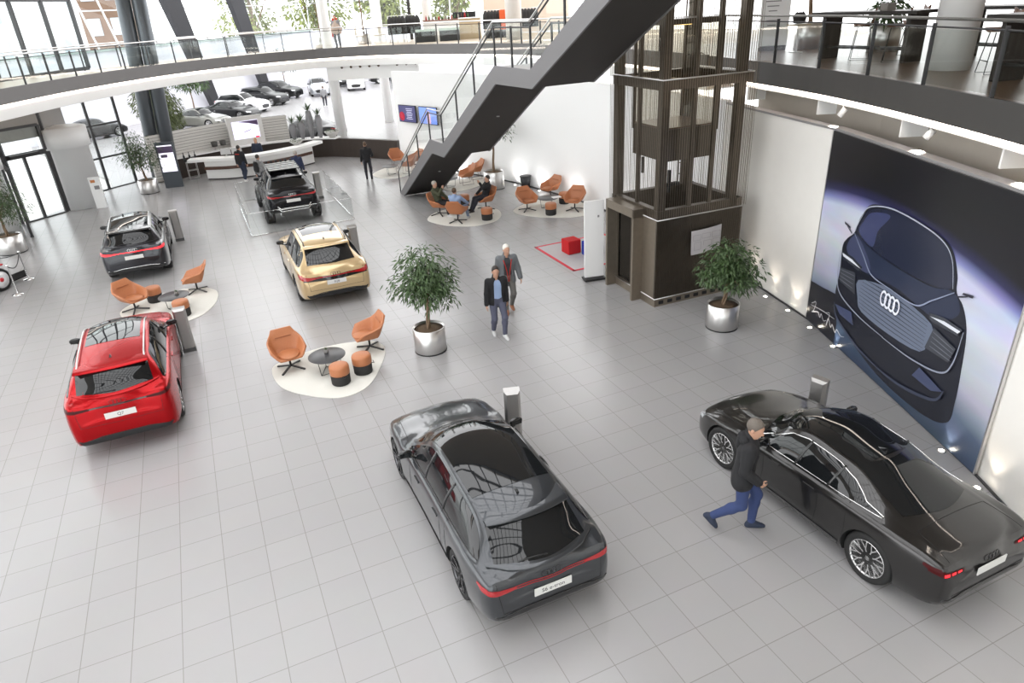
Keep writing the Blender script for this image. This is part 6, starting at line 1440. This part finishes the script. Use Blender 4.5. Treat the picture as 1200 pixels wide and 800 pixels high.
tall_table(11.2, 17.4, 1.6, math.radians(-75), 'black bar table behind the white column on the upper gallery')
def bar_stool(x, y, rz, label, first=[]):
    if first: return dup(first[0], (x, y, ZR), rz, label, 'brown bar stools')
    t = thing('bar_stool', label, 'stool', (x, y, ZR), rz, 'brown bar stools'); P = []
    for i in range(7):
        u = i / 6; c = lin(.22, -.20, min(u * 1.6, 1)); z = .74 if u < .6 else .74 + (u - .6) * .9; P.append([(c - max(0, u - .6) * .1, q * .23, z + .05 * q * q) for q in (-1, -.5, 0, .5, 1)])
    m = MB(); m.grid(P, 0, True); o = m.build('seat_shell', brown_l, t, fixn=True); bake(o, [('SOLIDIFY', dict(thickness=.03))])
    for s in (1, -1): m = MB(); m.tube([(.14, s * .14, .74), (.22, s * .22, .01), (-.22, s * .22, .01), (-.14, s * .14, .74)], .010, 6); m.build('leg', dark, t)
    m = MB(); m.tube([(.20, -.2, .24), (.20, .2, .24)], .010, 6); m.build('foot_rest', dark, t); first.append(t); return t
bar_stool(9.05, 18.1, 2.6, 'brown leather bar stool with wire legs at the table by the lift, left of two'); bar_stool(9.35, 17.1, 2.6, 'brown leather bar stool with wire legs at the table by the lift, right of two')
bar_stool(9.6, 13.9, 2.9, 'brown leather bar stool right of the white column'); bar_stool(9.7, 12.0, 2.9, 'brown leather bar stool at the right edge of the upper gallery'); bar_stool(10.4, 18.3, 2.9, 'brown leather bar stool behind the long black table, farther back')
bx_thing('information_board', 'tall white printed board on the right upper gallery beside the lift', 'board', [('board', mat('board_white'), [((0, 0, 1.1), (.85, .10, 2.0))]), ('foot', dark, [((0, 0, .07), (.80, .14, .14))]), ('printed_lines', mat('print_grey'), [((-.1, -.055, 1.75 - k * .13), (.45 - .1 * (k % 3), .005, .025)) for k in range(9)])], (8.45, 22.4, ZR), .0)
t = thing('metal_planter', 'round steel planter with a leaning trunk on the right upper gallery', 'planter', (9.6, 22.5, ZR)); m = MB(); m.lathe([(.42, 0), (.42, .72), (.40, .72), (.38, .64), (0, .64)], 40); m.build('pot', steel, t); m = MB(); m.tube([(0, 0, .6), (-.1, 0, 1.5), (.12, 0, 2.6)], [.07, .06, .05], 8); m.build('trunk', bark, t); m = MB(); leaf_cloud(m, random.Random(5), [((.1, 0, 2.9), (.7, .7, .5))], 300, .25, .04); m.build('foliage', leafm, t)
t = thing('metal_planter', 'round steel planter far back on the right upper gallery', 'planter', (10.6, 20.0, ZR)); m = MB(); m.lathe([(.40, 0), (.40, .68), (.38, .68), (.36, .6), (0, .6)], 40); m.build('pot', steel, t); m = MB(); leaf_cloud(m, random.Random(6), [((0, 0, 1.0), (.5, .5, .4))], 300, .25, .04); m.build('foliage', leafm, t)
t = thing('handbag', 'black handbag with a round tag hung at the gallery table near the lift', 'bag', (8.75, 21.3, ZR + .75)); m = MB(); m.lathe([(0, 0), (.16, .02), (.19, .18), (.12, .30), (0, .31)], 18); m.build('bag_body', black_fab, t); m = MB(); m.tube([(-.1, 0, .28), (0, 0, .5), (.1, 0, .28)], .012, 6); m.build('strap', brown_l, t)
bx_thing('side_table', 'small pale round topped side table holding the handbag', 'table', [('table_top', cafe_wood, [((0, 0, .73), (.5, .5, .03))]), ('pedestal', steel, [((0, 0, .36), (.05, .05, .72)), ((0, 0, .01), (.3, .3, .02))])], (8.75, 21.3, ZR))
bx_thing('desk_organizer', 'grey box of pens on the long black bar table', 'organizer', [('box', mat('organizer_grey', (.22, .2, .18), .6), [((0, 0, .08), (.28, .2, .16))]), ('pens', dark, [((-.08 + k * .04, 0, .2), (.012, .012, .14)) for k in range(5)])], (9.3, 17.6, ZR + 1.095), .4)
# ------------------------------------------------------------------ light
w = bpy.data.worlds.new('sky'); bpy.context.scene.world = w; w.use_nodes = True
w.node_tree.nodes['Background'].inputs['Color'].default_value = (.99, .99, 1., 1); w.node_tree.nodes['Background'].inputs['Strength'].default_value = 2.2
def spot(loc, to, e, ang, col=(1, .88, .74), blend=.6, r=.04):
    l = bpy.data.lights.new('spot', 'SPOT'); l.energy = e; l.spot_size = math.radians(ang); l.spot_blend = blend; l.color = col; l.shadow_soft_size = r
    o = bpy.data.objects.new('spot', l); C.objects.link(o); o.location = loc; o.rotation_euler = (Vector(to) - Vector(loc)).to_track_quat('-Z', 'Y').to_euler()
sc = bpy.context.scene
sc.view_settings.view_transform = 'Standard'; sc.view_settings.look = 'None'; sc.view_settings.gamma = 1; sc.view_settings.use_curve_mapping = False
sc.view_settings.exposure = 0.75
sc.cycles.use_denoising = True; sc.cycles.max_bounces = 8; sc.cycles.transparent_max_bounces = 24; sc.cycles.sample_clamp_indirect = 6
# small ground lights washing the right wall
for i, (x, y) in enumerate(((6.42, 17.35), (6.68, 16.31), (6.90, 15.37), (7.02, 14.35), (7.12, 13.35), (7.19, 9.39), (7.16, 8.39), (7.06, 7.46))):
    m = MB(); m.lathe([(.07, 0), (.07, .012), (.05, .016)], 16, (x, y, 0)); m.lathe([(.045, .0165), (0, .0165)], 16, (x, y, 0), 1)
    where = ['behind the potted tree by the lift', 'second from the lift at the pale wall', 'third from the lift at the pale wall', 'at the left edge of the mural', 'under the mural signature', 'at the foot of the mural beside the saloon roof', 'at the right edge of the mural', 'beside the saloon boot at the pale wall'][i]
    tag(m.build('ground_light', [steel, spotglow]), 'small round floor uplight ' + where, 'light', 'floor uplights along the right wall')
    spot((x - .02, y, .03), (x + .22, y, 2.5), 14, 70)
# floor uplights washing the big white wall
for i, (x, y) in enumerate(((-4.35, 35.45), (-2.2, 33.35), (.55, 30.15), (1.55, 28.85), (2.75, 26.9), (4.2, 23.9), (5.35, 21.4))):
    m = MB(); m.lathe([(.07, 0), (.07, .012), (.05, .016)], 16, (x, y, 0)); m.lathe([(.045, .0165), (0, .0165)], 16, (x, y, 0), 1)
    tag(m.build('ground_light', [steel, spotglow]), 'small round floor uplight at the white wall ' + ['by the dark counter', 'behind the stairs', 'left of the black bin', 'right of the black bin', 'behind the empty tan chairs', 'behind the white information board', 'behind the lift'][i], 'light', 'floor uplights along the white wall')
    spot((x, y, .03), (x + .55, y + .55, 2.3), 30, 140, (1, .97, .94), 1.)
# three spot lamps hung in the recess above the mural
for i, (x, y) in enumerate(((7.42, 15.2), (7.66, 12.35), (7.80, 9.85))):
    t = thing('track_spot_light', ['white spot lamp above the blank wall left of the mural', 'white spot lamp above the middle of the mural', 'white spot lamp above the right part of the mural'][i], 'lamp', (x, y, 4.72), 0, 'white spot lamps under the right gallery')
    m = MB(); m.lathe([(.0, .10), (.06, .10), (.065, -.08), (.055, -.08)], 18, (0, 0, 0)); b = m.build('lamp_can', white, t); b.rotation_euler = (.3, .5, 0)
    m = MB(); m.lathe([(.052, -.075), (0, -.075)], 18); l = m.build('lens', spotglow, t); l.rotation_euler = (.3, .5, 0)
    m = MB(); m.tube([(0, 0, .05), (.05, .05, .35)], .012, 6); m.build('stem', white, t)
    spot((x - .18, y - .10, 4.55), (x - 2.6, y - 2.2, 0), 260, 85, (1, .86, .72))
cam = bpy.data.cameras.new('camera'); cam_o = bpy.data.objects.new('camera', cam); C.objects.link(cam_o)
cam.sensor_width = 36; cam.lens = 798.64 / 1200 * 36; cam.clip_end = 400
cam_o.location = (0, 0, 7.218)
pit, rol = .459613, -.060096
cam_o.rotation_euler = (Matrix.Rotation(PI / 2 - pit, 3, 'X') @ Matrix.Rotation(rol, 3, 'Z')).to_euler()
bpy.context.scene.camera = cam_o
